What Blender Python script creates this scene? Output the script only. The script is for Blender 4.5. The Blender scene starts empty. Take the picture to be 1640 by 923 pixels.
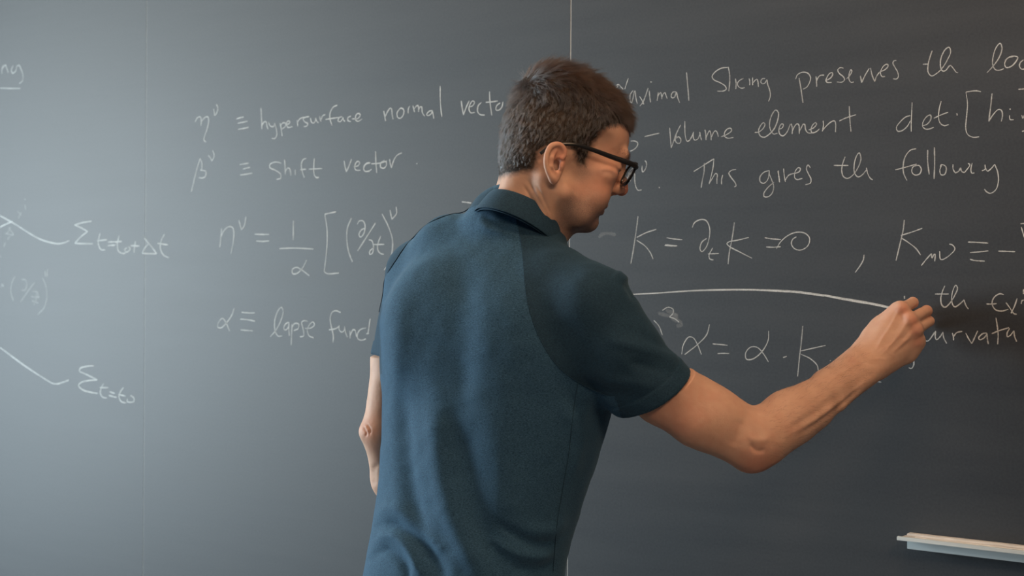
import bpy, bmesh, math, random, time
import numpy as np
from mathutils import Vector, Matrix

T0 = time.time()
random.seed(4)
rng = np.random.default_rng(4)
C = bpy.context.scene.collection
SC = bpy.context.scene

# ---------------------------------------------------------------- camera
# The board lies in the plane Y = 0; the camera stands 2.14 m in front of it and looks 37 degrees to the left.
TH = math.atan(2278.0 / 3000.0)
FPX = 2278.0                     # focal length in pixels of a 1640 wide frame (50 mm)
ROLL = math.radians(0.37)
CAMZ = 1.47
ST, CT = math.sin(TH), math.cos(TH)
DIST = 0.107 * ST + 2.6 * CT     # camera to board, along the board's normal
cd = bpy.data.cameras.new('camera')
cam = bpy.data.objects.new('camera', cd)
C.objects.link(cam)
cd.sensor_width = 36.0
cd.lens = FPX / 1640.0 * 36.0
cd.clip_start = 0.05
cd.dof.use_dof = True
cd.dof.focus_distance = 2.12
cd.dof.aperture_fstop = 6.3
cam.matrix_world = Matrix.Translation((0, -DIST, CAMZ)) @ Matrix.Rotation(TH, 4, 'Z') @ Matrix.Rotation(math.pi / 2, 4, 'X') @ Matrix.Rotation(ROLL, 4, 'Z')
SC.camera = cam

# ---------------------------------------------------------------- world, lights, exposure
SC.view_settings.view_transform = 'Standard'
SC.view_settings.look = 'None'
SC.view_settings.gamma = 1.0
SC.view_settings.use_curve_mapping = False
SC.view_settings.exposure = 0.0
w = bpy.data.worlds.new('world')
SC.world = w
w.use_nodes = True
w.node_tree.nodes['Background'].inputs[0].default_value = (0.62, 0.76, 1.0, 1)
w.node_tree.nodes['Background'].inputs[1].default_value = 0.06


def area(name, loc, aim, sx, sy, power, col, spread=180):
    l = bpy.data.lights.new(name, 'AREA')
    l.shape = 'RECTANGLE'
    l.size, l.size_y = sx, sy
    l.energy = power
    l.color = col
    l.spread = math.radians(spread)
    o = bpy.data.objects.new(name, l)
    C.objects.link(o)
    o.location = loc
    o.rotation_euler = (Vector(aim) - Vector(loc)).to_track_quat('-Z', 'Y').to_euler()
    return o


WX = -5.0                         # plane of the window wall
# daylight through the window of the left wall, and the warm ceiling lamps
# (each window: bright sky above, the dimmer ground outside below)
area('daylight_sky_near', (WX + 0.03, -1.75, 2.19), (0, -1.75, 2.19), 0.5, 1.9, 60, (0.93, 1.0, 0.97))
area('daylight_ground_near', (WX + 0.03, -1.75, 1.33), (0, -1.75, 1.33), 1.2, 1.9, 150, (0.75, 0.91, 1.0))
area('lamp_light_over_board', (-0.55, -0.95, 2.93), (-0.7, -0.4, 1.3), 0.9, 0.25, 16, (1.0, 0.60, 0.33))
area('lamp_light_over_room', (0.9, -2.3, 2.93), (-0.6, -0.6, 1.4), 0.9, 0.9, 50, (1.0, 0.66, 0.42))
area('lamp_light_left', (-2.3, -0.95, 2.93), (-2.2, -0.6, 1.3), 0.9, 0.25, 6, (1.0, 0.66, 0.42))


# ---------------------------------------------------------------- helpers
def c2w(p):
    """camera-aligned metres (right, depth, up) -> world"""
    p = np.asarray(p, dtype=np.float64)
    x, y, z = p[..., 0], p[..., 1], p[..., 2]
    return np.stack([x * CT - y * ST, x * ST + y * CT - DIST, z + CAMZ], -1)


def ray(px, py):
    u, v = (px - 820.0), (461.5 - py)
    return ((u * math.cos(ROLL) - v * math.sin(ROLL)) / FPX, (u * math.sin(ROLL) + v * math.cos(ROLL)) / FPX)


def P(px, py, d):
    """point seen at a pixel of the photograph, at a given distance, in camera-aligned metres"""
    a, b = ray(px, py)
    return np.array([a * d, d, b * d])


def on_board(px, py, off=0.0):
    """world point on the board plane (off = metres in front of it)"""
    a, b = ray(px, py)
    d = (DIST - off) / (a * ST + CT)
    return c2w(np.array([a * d, d, b * d]))


def mat(name, color=(0.5, 0.5, 0.5), rough=0.5, metal=0.0, spec=0.5):
    m = bpy.data.materials.new(name)
    m.use_nodes = True
    b = m.node_tree.nodes['Principled BSDF']
    b.inputs['Base Color'].default_value = (*color, 1)
    b.inputs['Roughness'].default_value = rough
    b.inputs['Metallic'].default_value = metal
    b.inputs['Specular IOR Level'].default_value = spec
    return m


def nd(m, typ, **kw):
    n = m.node_tree.nodes.new(typ)
    for k, v in kw.items():
        if hasattr(n, k):
            setattr(n, k, v)
        else:
            n.inputs[k.replace('_', ' ')].default_value = v
    return n


def lk(m, a, b):
    m.node_tree.links.new(a, b)


def bsdf(m):
    return m.node_tree.nodes['Principled BSDF']


def noise_color(m, c1, c2, scale, detail=4, lo=0.35, hi=0.65, stretch=None, bump=0.0, bscale=None, bdist=0.001):
    tc = nd(m, 'ShaderNodeTexCoord')
    src = tc.outputs['Object']
    if stretch:
        mp = nd(m, 'ShaderNodeMapping')
        mp.inputs['Scale'].default_value = stretch
        lk(m, src, mp.inputs[0])
        src = mp.outputs[0]
    n = nd(m, 'ShaderNodeTexNoise')
    n.inputs['Scale'].default_value = scale
    n.inputs['Detail'].default_value = detail
    lk(m, src, n.inputs['Vector'])
    r = nd(m, 'ShaderNodeValToRGB')
    r.color_ramp.elements[0].position = lo
    r.color_ramp.elements[1].position = hi
    r.color_ramp.elements[0].color = (*c1, 1)
    r.color_ramp.elements[1].color = (*c2, 1)
    lk(m, n.outputs[0], r.inputs[0])
    lk(m, r.outputs[0], bsdf(m).inputs['Base Color'])
    if bump:
        n2 = nd(m, 'ShaderNodeTexNoise')
        n2.inputs['Scale'].default_value = bscale or scale
        n2.inputs['Detail'].default_value = 3
        lk(m, src, n2.inputs['Vector'])
        b = nd(m, 'ShaderNodeBump')
        b.inputs['Strength'].default_value = bump
        b.inputs['Distance'].default_value = bdist
        lk(m, n2.outputs[0], b.inputs['Height'])
        lk(m, b.outputs[0], bsdf(m).inputs['Normal'])
    return r


def mesh_obj(name, verts, faces, m=None, parent=None, smooth=False):
    me = bpy.data.meshes.new(name)
    verts = np.asarray(verts, dtype=np.float32)
    if isinstance(faces, np.ndarray):
        k = faces.shape[1]
        me.vertices.add(len(verts))
        me.vertices.foreach_set('co', verts.ravel())
        me.loops.add(faces.size)
        me.loops.foreach_set('vertex_index', faces.ravel().astype(np.int32))
        me.polygons.add(len(faces))
        me.polygons.foreach_set('loop_start', np.arange(0, faces.size, k, dtype=np.int32))
        me.update(calc_edges=True)
        me.validate()
    else:
        me.from_pydata([tuple(float(c) for c in v) for v in verts], [], faces)
        me.update()
    if smooth:
        me.polygons.foreach_set('use_smooth', [True] * len(me.polygons))
    o = bpy.data.objects.new(name, me)
    C.objects.link(o)
    if m:
        me.materials.append(m)
    if parent:
        o.parent = parent
    return o


def empty(name, loc, label=None, cat=None, group=None):
    o = bpy.data.objects.new(name, None)
    C.objects.link(o)
    o.location = loc
    o.empty_display_size = 0.1
    if label:
        tag(o, label, cat, group)
    return o


def tag(o, label, cat, group=None):
    o['label'] = label
    if cat:
        o['category'] = cat
    if group:
        o['group'] = group
    return o


def box(name, lo, hi, m, parent=None, bevel=0.0):
    """box between two world corners (relative to the parent's location)"""
    off = Vector(parent.location) if parent else Vector((0, 0, 0))
    bm = bmesh.new()
    bmesh.ops.create_cube(bm, size=1)
    for v in bm.verts:
        v.co = Vector([lo[i] + (v.co[i] + .5) * (hi[i] - lo[i]) for i in range(3)]) - off
    if bevel:
        bmesh.ops.bevel(bm, geom=bm.edges[:], offset=bevel, segments=2, affect='EDGES', profile=0.5)
    me = bpy.data.meshes.new(name)
    bm.to_mesh(me)
    bm.free()
    me.materials.append(m)
    o = bpy.data.objects.new(name, me)
    C.objects.link(o)
    if parent:
        o.parent = parent
    return o


def catmull(pts, n=8):
    pts = [np.asarray(p, float) for p in pts]
    if len(pts) < 3:
        return np.array([pts[0] + (pts[1] - pts[0]) * t for t in np.linspace(0, 1, n)])
    p = [2 * pts[0] - pts[1]] + pts + [2 * pts[-1] - pts[-2]]
    out = []
    for i in range(1, len(p) - 2):
        a, b, c, d = p[i - 1], p[i], p[i + 1], p[i + 2]
        t0 = 0.0
        t1 = t0 + max(np.linalg.norm(b - a), 1e-9) ** .5
        t2 = t1 + max(np.linalg.norm(c - b), 1e-9) ** .5
        t3 = t2 + max(np.linalg.norm(d - c), 1e-9) ** .5
        for t in np.linspace(t1, t2, n, endpoint=False):
            A1 = (t1 - t) / (t1 - t0) * a + (t - t0) / (t1 - t0) * b
            A2 = (t2 - t) / (t2 - t1) * b + (t - t1) / (t2 - t1) * c
            A3 = (t3 - t) / (t3 - t2) * c + (t - t2) / (t3 - t2) * d
            B1 = (t2 - t) / (t2 - t0) * A1 + (t - t0) / (t2 - t0) * A2
            B2 = (t3 - t) / (t3 - t1) * A2 + (t - t1) / (t3 - t1) * A3
            out.append((t2 - t) / (t2 - t1) * B1 + (t - t1) / (t2 - t1) * B2)
    out.append(pts[-1])
    return np.array(out)


def tube_geo(path, radii, seg=8, closed=False, flat=None):
    """tube along a path; radii scalar or per point; flat = (ratio, axis) squashes along an axis"""
    path = np.asarray(path, float)
    n = len(path)
    radii = np.broadcast_to(np.asarray(radii, float), (n,))
    if closed:
        tan = np.roll(path, -1, 0) - np.roll(path, 1, 0)
    else:
        tan = np.gradient(path, axis=0)
    tan /= np.linalg.norm(tan, axis=1)[:, None] + 1e-12
    up = np.array([0, 0, 1.0]) if abs(tan[0][2]) < .9 else np.array([1.0, 0, 0])
    u = np.cross(tan[0], up)
    u /= np.linalg.norm(u)
    vs, fs = [], []
    for i in range(n):
        u = u - tan[i] * np.dot(u, tan[i])
        u /= np.linalg.norm(u)
        v = np.cross(tan[i], u)
        for k in range(seg):
            a = 2 * math.pi * k / seg
            q = (u * math.cos(a) + v * math.sin(a)) * radii[i]
            if flat is not None:
                ax = flat[1]
                q = q - ax * np.dot(q, ax) * (1 - flat[0])
            vs.append(path[i] + q)
    m = n if closed else n - 1
    for i in range(m):
        for k in range(seg):
            a, b = i * seg + k, i * seg + (k + 1) % seg
            c, d = ((i + 1) % n) * seg + (k + 1) % seg, ((i + 1) % n) * seg + k
            fs.append((a, d, c, b))
    if not closed:
        fs.append(tuple(range(seg)))
        fs.append(tuple((n - 1) * seg + k for k in range(seg - 1, -1, -1)))
    return vs, fs

# resolution of the modelled surfaces (metres)
BODY_H, SHIRT_H, N_STRANDS = 0.0015, 0.0023, 60000
SH_C1, SH_C2 = (0.009, 0.037, 0.076), (0.042, 0.116, 0.195)
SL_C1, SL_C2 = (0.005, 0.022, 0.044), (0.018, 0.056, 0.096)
# chalk strokes: traced handwriting, each region gives (origin x, origin y, scale)
REG = {'A': (980, 90, 5.768), 'B': (1240, 60, 5.767), 'C': (1440, 50, 5.13), 'D': (980, 210, 5.857),
       'E': (1240, 220, 4.1), 'F': (940, 330, 4.316), 'G': (1320, 340, 5.125), 'H': (1020, 470, 4.1),
       'I': (1420, 440, 5.127), 'J': (290, 150, 5.29), 'K': (580, 130, 5.428), 'L': (330, 310, 4.686),
       'M': (330, 470, 5.857), 'N': (0, 300, 4.397), 'O': (0, 540, 6.308), 'P': (0, 60, 3.846)}
# (label, strength, width in mm, [(region, strokes)])
WRITING = [
 ('chalk writing: Maximal Slicing preserves the loc', 0.76, 2.1, [
  ('A', """40,270 62,262 85,285 105,305;120,305 135,255 152,205;20,330 60,268;
   196,318 172,352 168,400 182,432 198,380 208,330 214,322 222,380 236,440;
   335,295 310,370 285,430 258,462;256,372 280,410 296,446;346,318 350,370 358,426;355,238 372,240;
   428,335 424,380 418,412;422,380 440,345 452,338 460,365 462,398;462,385 478,345 492,340 500,360 512,394;
   592,330 565,332 548,365 556,385 580,378 592,345 598,335 608,380 628,432;
   690,148 698,240 706,330 712,412;
   1072,104 1010,112 950,150 926,190 945,220 1000,245 1050,280 1056,305 1030,322 974,324;
   1076,100 1088,170 1088,250 1080,325;1142,208 1148,250 1146,304;
   1216,206 1180,225 1160,255 1175,285 1200,296 1228,290;1268,204 1275,235 1274,268;
   1302,196 1300,230 1302,268;1302,250 1325,222 1342,215 1350,240 1354,284;
   1416,206 1390,210 1376,235 1390,255 1415,248 1432,220 1440,260 1460,320 1464,370 1448,418"""),
  ('B', """230,375 242,440 254,520 266,604;198,385 215,345 260,322 310,330 336,370 325,420 300,460 266,478;
   386,360 392,410 393,455;388,420 400,380 425,352 462,348;
   482,398 520,375 540,345 535,325 510,335 485,375 478,400 490,415 530,416;
   640,284 610,280 588,300 600,330 640,365 650,390 630,412 580,412;
   668,384 700,350 718,310 708,300 692,340 692,390 710,415 736,412;
   796,355 803,388 808,418;808,418 840,350 878,285;
   890,282 905,350 928,408;928,408 945,360 975,318;975,318 1020,300 1052,265 1046,248 1015,260 985,310 985,345 1000,362 1024,360;
   1128,212 1105,218 1098,240 1115,275 1142,325 1146,365 1130,384 1098,382"""),
  ('C', """272,160 255,210 238,280 240,340 268,368 305,350 350,310 400,230 424,170 410,132 380,150 345,220 340,285 355,325 380,325 420,282 445,305 470,338 484,342;195,272 236,270;
   722,342 770,290 820,220 846,140 830,100 800,130 775,200 770,280 795,318 830,320 860,308;
   940,208 890,225 868,265 880,298 920,290 960,250 975,215 950,205 905,212 870,240;
   1022,235 995,260 990,290 1008,312 1035,310""")]),
 ('chalk writing: 3-volume element det [hi', 0.76, 2.1, [
  ('A', """188,682 182,700 178,718;175,785 215,785 240,805 232,835 200,865 165,880;
   302,744 360,730 438,712;534,662 540,740 548,848;548,848 570,790 595,720 636,636;
   598,735 585,775 605,804 632,800 638,770 615,745 595,760;674,600 675,680 680,745 695,785 715,780 745,730 755,700;
   755,700 752,745 765,775 795,765 812,725;812,700 820,745 830,776;
   860,680 868,720 870,776;870,755 895,700 905,690 915,720 918,776;920,750 940,705 955,690 970,700 985,745;
   1010,745 1060,725 1105,690 1100,668 1070,672 1042,705 1042,740 1070,758 1124,752;
   1320,706 1360,700 1400,665 1415,630 1400,615 1375,640 1355,690 1370,735 1405,750 1450,725 1500,670 1535,580 1538,520 1515,498 1485,530 1458,610 1465,680 1495,720 1530,712"""),
  ('B', """40,850 75,835 85,805 68,800 45,840 50,890 80,910 115,880 150,800;158,798 168,840 166,892;166,870 190,820 212,798 228,810 232,892;
   232,870 255,825 268,802 282,805 290,850 310,880 345,885;320,855 365,835 392,800 380,788 355,810 340,850 350,880 390,870 418,845;
   452,770 456,810 445,868;442,868 480,820 530,778 558,772 568,800 566,874;
   694,636 696,700 702,790 710,870;602,772 660,745 756,714;
   1274,600 1270,700 1266,780 1266,870;1258,722 1215,735 1160,785 1130,830 1140,865 1180,862 1230,820 1258,770"""),
  ('C', """190,778 230,765 262,720 258,690 230,700 198,745 195,785 220,805 255,802 284,790;
   346,576 330,640 325,710 338,755 370,776 408,768;286,716 340,690 404,666;474,674 478,692;
   674,498 630,490 550,500;550,500 562,600 555,700 548,800 565,850 610,872 658,868;
   764,512 755,600 745,680 738,742;738,742 770,690 815,645 840,650 850,690 840,742;
   908,692 912,725 942,728;905,640 918,642;1008,690 1018,715 1030,690;980,478 1030,474;1010,824 1034,818""")]),
 ('chalk writing: n with superscript, This gives the following', 0.76, 2.1, [
  ('D', """165,375 182,410 172,470;168,460 195,410 212,400 215,460 225,520 245,555 280,552;
   285,325 283,360 290,384 310,365 326,320 322,290 310,278;442,526 448,534;
   768,380 840,335 910,290 958,260;868,300 866,380 850,460 838,532;958,260 950,340 930,430 912,498;912,498 945,440 975,398 990,410 986,450 986,496;
   1040,412 1030,455 1030,500;1166,360 1120,370 1098,395 1115,430 1160,490 1165,515 1148,524;
   1478,370 1430,385 1390,430 1392,475 1425,490 1460,460 1475,400 1476,372;1476,400 1500,460 1518,520 1505,580 1470,615 1430,615 1425,590 1455,540 1520,480;
   1562,370 1566,420 1570,476"""),
  ('E', """25,222 32,260 36,296;62,205 66,250 74,294;74,280 95,250 130,236;128,240 165,225 172,205 158,200 138,225 135,265 150,278 185,270;
   238,200 222,182 212,205 225,240 242,275 238,300 205,312;
   466,128 448,180 444,225 455,258 480,270 510,255 550,200 570,140 558,102 540,125 525,185 528,235 550,260 575,250 605,215;605,200 615,240 632,270 648,280;392,185 487,185;
   932,75 895,85 862,125 848,180 850,235 872,284;795,214 850,200 935,176;935,180 908,200 905,230 925,248 955,240 966,210 950,185 920,190;
   1008,84 1008,160 1018,244;1052,66 1054,160 1050,274;1090,196 1098,180 1125,190 1130,215 1118,245 1095,245 1088,215 1100,185;
   1174,178 1175,210 1190,235;1190,235 1212,222 1224,200;1224,200 1232,225 1250,232;1250,232 1285,180 1272,172;
   1300,170 1292,210 1298,235 1315,234;1364,220 1385,210 1384,180;1384,190 1400,222 1420,210 1448,178;
   1448,178 1468,230 1472,290 1455,345 1420,368 1395,358 1380,340""")]),
 ('chalk writing: K = partial t K = 0, K mu nu', 0.78, 2.2, [
  ('F', """354,72 340,180 320,310 304,400;480,162 410,185 345,218;345,238 400,275 440,325 458,368;
   552,220 600,228 660,234;540,268 580,272 624,276;538,274 578,276 620,278;
   728,150 745,115 790,94 825,102 848,150 846,220 825,285 795,316 782,298 795,250 828,225;
   870,290 845,340 850,366 876,374;838,332 912,328;
   1020,114 1005,220 985,320 976,402;1118,218 1050,235 985,246;985,246 968,260 985,280 1060,320 1142,362;
   1230,220 1280,228 1340,232;1240,284 1290,286 1340,282;1310,296 1340,248 1390,205 1450,182 1510,190 1540,225 1528,275 1480,305 1435,295 1414,260 1424,230 1448,214"""),
  ('G', """328,350 322,390 295,440 254,496;658,64 650,140 625,250 590,398;806,132 730,160 630,192;640,215 700,255 755,300 792,352;
   798,438 840,385 880,340;880,340 882,365 888,378;888,378 900,350 910,345 908,404;948,320 955,385 975,388 1040,345 1074,300 1050,268 1028,262;
   1180,245 1260,248 1345,254;1198,332 1270,326 1348,318;1196,386 1230,396 1318,402;1428,320 1500,322 1568,324;
   1612,95 1650,92;1618,122 1645,210""")]),
 ('long chalk line drawn up to the hand', 1.0, 3.2, [
  ('F', "310,612 500,602 700,588 950,580 1150,580 1350,586 1450,592 1640,616"),
  ('F', "1150,582 1350,590 1450,598 1640,622"),
  ('G', "0,686 200,722 380,754 540,786"), ('G', "0,680 200,715 380,747 540,779")]),
 ('chalk writing: squared alpha = alpha times K', 0.76, 2.1, [
  ('H', """112,178 145,215 168,274;168,112 205,92 238,105 238,130 215,156;215,156 250,168 278,190;
   478,204 460,270 400,335 315,402;295,400 305,340 340,288 370,292 400,340 424,402;498,332 545,336 596,342;530,396 570,394 606,396;
   866,248 862,310 820,385 760,432 720,432 714,395 745,355 790,355 830,395 864,450;960,422 984,414;
   1090,214 1080,320 1066,440 1056,546;1240,342 1160,360 1072,380;1078,400 1140,430 1185,475 1192,515;1270,440 1272,444;
   1560,566 1580,578 1606,584""")]),
 ('faint smudged chalk around the superscript', 0.13, 8.0, [
  ('H', "140,130 180,140 225,150 270,140;190,110 245,135 270,165;225,165 280,185 295,205 262,218;"), ('F', "82,218 110,195 150,190 200,200")]),
 ('chalk writing: the ex, curvatu', 0.8, 2.3, [
  ('I', """478,92 458,140 445,200 455,252 480,268 515,240 560,170 582,110 568,88 550,115 535,180 540,240 560,265 590,250 635,210;635,205 650,250 672,284;398,160 510,160;
   962,165 930,158 885,185 866,235 890,285 940,300 1000,285;820,242 870,242 905,238;980,230 1010,270 1045,320 1068,326;1072,195 1050,260 1022,318;
   1124,120 1124,160;1105,240 1112,215 1128,208;
   290,520 315,542 340,545 385,490 404,464;404,464 400,510 410,535 440,510 462,475;462,470 470,520 494,566;
   540,480 548,510 550,540;550,510 575,478 622,466;650,480 670,520 700,568;700,568 722,520 748,462;
   820,480 790,485 756,520 765,535 800,520 822,490;822,480 828,530 836,572;
   898,354 910,430 916,500 912,572;864,486 920,462 1005,436;1012,440 990,480 992,510 1015,500 1045,462;1045,460 1052,510 1068,550;
   146,174 148,200;205,655 222,700 222,745 205,770 182,766""")]),
 ('chalk writing: eta nu, hypersurface normal vecto', 1.0, 2.9, [
  ('J', """120,240 140,205 165,198 172,240 168,274;170,240 200,205 228,198 235,230 222,300 200,360 195,395 212,410;
   278,130 282,160 286,188;286,188 305,160 312,120 300,90;470,215 500,205 532,198;482,252 520,244 564,234;484,302 530,296 572,286;
   678,120 682,200 686,302;686,270 705,240 722,240 728,270 738,302;742,245 758,275 785,278 795,250;795,255 808,300 812,350 795,380 768,380;
   840,250 850,300 858,360;845,270 865,248 888,255 882,280 855,300;895,262 915,255 922,238 905,232 895,255 905,285 945,280;
   985,225 988,250 990,280;990,240 1010,212 1050,200 1085,195;1060,200 1035,215 1050,240 1075,255 1065,275 1040,280;
   1098,208 1105,240 1125,250 1140,225 1142,205;1142,210 1150,235 1165,248;1175,190 1180,220 1188,236;1188,220 1200,190 1222,178;
   1325,98 1290,115 1265,160 1262,210 1280,270;1225,220 1280,210 1340,202;
   1365,195 1340,205 1330,230 1350,238 1372,210;1372,200 1378,225 1390,236;1440,190 1415,205 1415,228 1440,238;
   1450,215 1500,210 1520,180 1500,168 1480,190 1482,225 1500,235 1535,215"""),
  ('K', """188,258 196,300 204,346;200,310 225,260 245,235 256,240 262,290 270,332;
   325,245 305,275 310,315 335,322 360,290 362,250 340,235 318,250;415,215 402,245 402,280;
   442,212 448,240 456,268;450,245 475,215 488,215 492,268;492,250 505,225 518,225 525,275 545,305;
   612,255 585,262 562,290 575,300 600,285 612,258;612,258 618,290 624,326;680,44 680,130 684,220 694,310;
   862,172 870,230 882,294;882,294 905,230 932,170;932,225 960,215 978,185 962,172 940,200 930,245 945,275 980,272;
   1038,185 1010,215 1005,265 1025,290 1068,296;1108,90 1112,180 1128,298;1075,185 1130,180 1180,172;
   1200,190 1170,215 1165,250 1190,252 1215,225 1225,180""")]),
 ('chalk writing: beta nu, shift vector', 1.0, 2.9, [
  ('J', """88,832 110,740 135,640 162,550;162,550 178,590 175,640 165,648 210,660 208,700 185,715 150,712;
   232,525 250,545 262,572;262,572 282,530 270,482;498,602 535,596 572,590;525,640 555,632 585,625;502,690 550,684 604,674;
   850,590 800,580 755,600 752,625 800,650 845,685 845,715 810,728;878,560 882,620 884,684;884,660 905,630 922,640 932,696;968,645 968,690;
   1062,550 1035,560 1020,600 1028,660 1045,712;1010,646 1060,640;1130,550 1125,620 1130,690 1150,712 1168,710;1085,640 1195,635;
   1382,570 1390,620 1402,664;1402,664 1425,610 1446,556;1465,620 1500,612 1515,585 1495,575 1475,605 1478,645 1520,650;
   1605,588 1565,600 1548,635 1560,658 1600,658"""),
  ('K', """70,710 40,715 15,745 20,780 50,785 82,768;118,610 120,700 128,798;80,720 160,712 215,695;
   195,690 165,710 160,745 190,758 212,730 210,695;240,680 246,720 256,756;256,756 275,690 305,645 346,624;474,714 478,720""")]),
 ('chalk equation: eta = 1 over alpha, bracket, partial over partial t', 1.0, 2.9, [
  ('L', """118,262 112,330 104,404;110,330 135,280 170,250 200,256 210,290 205,360 188,454;248,200 258,240 266,274;266,274 288,240 300,175;
   366,306 420,308 474,308;378,358 430,360 476,356;656,206 656,280 656,350;552,414 640,410 720,412 806,418;
   756,500 725,560 680,602 650,600 650,570 680,555 720,575 776,618;
   975,138 930,148 892,156;892,156 908,260 908,400 888,588;888,588 910,602 998,598;
   1092,186 1062,260 1058,350 1072,440 1100,514;
   1136,232 1150,208 1180,208 1194,240 1185,300 1160,328 1148,310 1165,275 1190,262;1272,222 1210,320 1138,432;
   1222,348 1245,355 1258,400 1248,450 1228,455 1232,430 1262,408;1312,320 1290,380 1290,425 1310,450 1334,458;1258,384 1338,382;
   1322,154 1370,250 1400,350 1395,450 1370,530 1336,576;1382,124 1388,160 1396,194;1396,194 1430,150 1428,100"""),
  ('K', "868,1050 920,1056 950,1060")]),
 ('chalk writing: alpha, lapse funct', 1.0, 2.9, [
  ('M', """264,140 245,200 190,280 140,325 108,312 120,270 155,235 185,270 222,354;
   335,178 395,184 458,184;320,242 390,248 460,262;325,344 380,348 440,352;
   604,408 660,340 705,250 724,170 708,132 675,165 645,260 648,350 675,400 715,400;
   778,270 745,290 730,330 745,345 775,315 778,275;778,280 778,340 782,400;808,290 804,390 800,488;804,330 830,285 870,290 865,330 825,350;
   955,262 915,258 898,275 905,310 918,370 915,400 880,408;930,330 985,325 1018,295 1005,270 975,290 952,340 965,395 1010,418;
   1264,180 1220,164 1182,180 1165,240 1180,330 1195,400 1192,462;1152,344 1220,330 1250,310;1250,300 1250,340 1275,365 1300,340 1302,310;1302,320 1310,370 1328,412;
   1350,350 1352,390 1352,422;1352,400 1378,345 1398,345 1408,380 1414,410;1500,325 1450,340 1422,380 1425,425 1460,440 1500,428;
   1540,240 1530,310 1520,382;1505,380 1530,376""")]),
 ('faint chalk letters ng underlined', 0.6, 3.4, [
  ('P', """12,222 14,190 22,170;14,195 35,170 42,190 52,218;82,175 70,200 78,220 98,205 104,175;104,178 118,172 128,190 142,235 140,265 120,285"""),
  ('P', "0,312 60,314 124,314")]),
 ('chalk curve ending at sigma, t = t0 + delta t', 1.0, 3.6, [
  ('N', """0,200 40,222 80,245 130,275 200,320 280,365 350,388 410,398 450,392 490,376;0,282 40,262 88,240;
   645,240 590,248 525,266;525,266 570,285 618,312;618,312 570,350 528,396;528,396 590,398 655,398;
   706,325 694,370 695,410 712,438 740,442;686,378 754,370;762,386 808,384;760,412 812,408;
   840,340 828,400 835,450 865,466 885,464;810,386 858,382;895,425 880,440 885,455 905,452 918,432 905,420;
   955,380 948,420 945,462;922,412 984,414;1018,360 1060,410 1105,468;1105,468 1050,468 1002,466;1002,466 1020,430 1045,400;
   1160,330 1135,380 1130,430 1150,475 1190,498;1110,396 1184,406""")]),
 ('faint dashed chalk arrow and bracketed fraction', 0.5, 3.2, [
  ('N', """75,280 60,310 45,330;62,285 95,335 40,325;70,345 55,370;38,390 28,420;125,170 150,195;150,175 130,220;
   178,125 182,160;174,82 180,88;0,480 4,492;105,630 82,680 78,740 95,800;155,650 180,655 190,690 175,725 150,725;245,670 200,730 148,805;
   230,735 265,740 275,780;262,735 255,790 240,830;220,770 280,775;225,800 270,815;300,640 325,700 330,780 310,850 268,895;
   318,590 320,630;335,575 332,630;10,680 28,700;25,680 8,705""")]),
 ('chalk curve ending at sigma, t = t0', 1.0, 3.6, [
  ('O', """0,105 100,180 200,255 300,325 400,390 480,440 530,468 580,474 630,460 696,436;
   950,292 880,296 810,320 805,345 860,372 985,434;985,434 900,440 820,460 795,490 830,530 900,555 988,570;
   1048,470 1022,520 1015,570 1035,605 1080,618;1010,512 1095,512;1110,555 1160,570;1100,590 1180,612;
   1250,510 1215,560 1205,610 1225,650 1275,668;1200,580 1270,598;1320,590 1355,620 1355,650 1320,660 1285,650 1290,625""")]),
]

# ================================================================ the setting
M_wall = mat('painted_plaster', (0.55, 0.53, 0.50), 0.8)
noise_color(M_wall, (0.30, 0.29, 0.28), (0.34, 0.33, 0.32), 6, bump=0.1, bscale=180)
M_floor = mat('grey_linoleum', (0.16, 0.15, 0.14), 0.55)
noise_color(M_floor, (0.13, 0.125, 0.12), (0.2, 0.19, 0.18), 14, 8)
M_ceil = mat('ceiling_paint', (0.42, 0.40, 0.38), 0.9)
noise_color(M_ceil, (0.4, 0.38, 0.36), (0.44, 0.42, 0.40), 30, bump=0.2, bscale=120)
M_wood = mat('oak_trim', (0.36, 0.2, 0.1), 0.5)
noise_color(M_wood, (0.30, 0.16, 0.08), (0.42, 0.25, 0.13), 8, stretch=(1, 1, 14))
M_white = mat('window_frame_paint', (0.7, 0.7, 0.68), 0.4)
M_glass = mat('window_glass', (1, 1, 1), 0.02)
bsdf(M_glass).inputs['Transmission Weight'].default_value = 1.0
M_alu = mat('anodised_aluminium', (0.50, 0.53, 0.54), 0.45, 0.1)
noise_color(M_alu, (0.60, 0.68, 0.70), (0.68, 0.76, 0.78), 30, stretch=(0.2, 6, 6), bump=0.05, bscale=200)
M_slate = mat('chalkboard_slate', (0.04, 0.045, 0.05), 0.42, 0, 0.50)


def struct(o):
    o['kind'] = 'structure'
    return o


X1, YB, ZC = 4.2, -6.2, 2.98      # right end, back end, ceiling height
struct(box('floor', (WX - .15, YB, -0.1), (X1, 0.15, 0), M_floor))
struct(box('ceiling', (WX - .15, YB, ZC), (X1, 0.15, ZC + .1), M_ceil))
struct(box('wall_back', (WX - .15, 0.03, 0), (X1, 0.15, ZC), M_wall))
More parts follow.
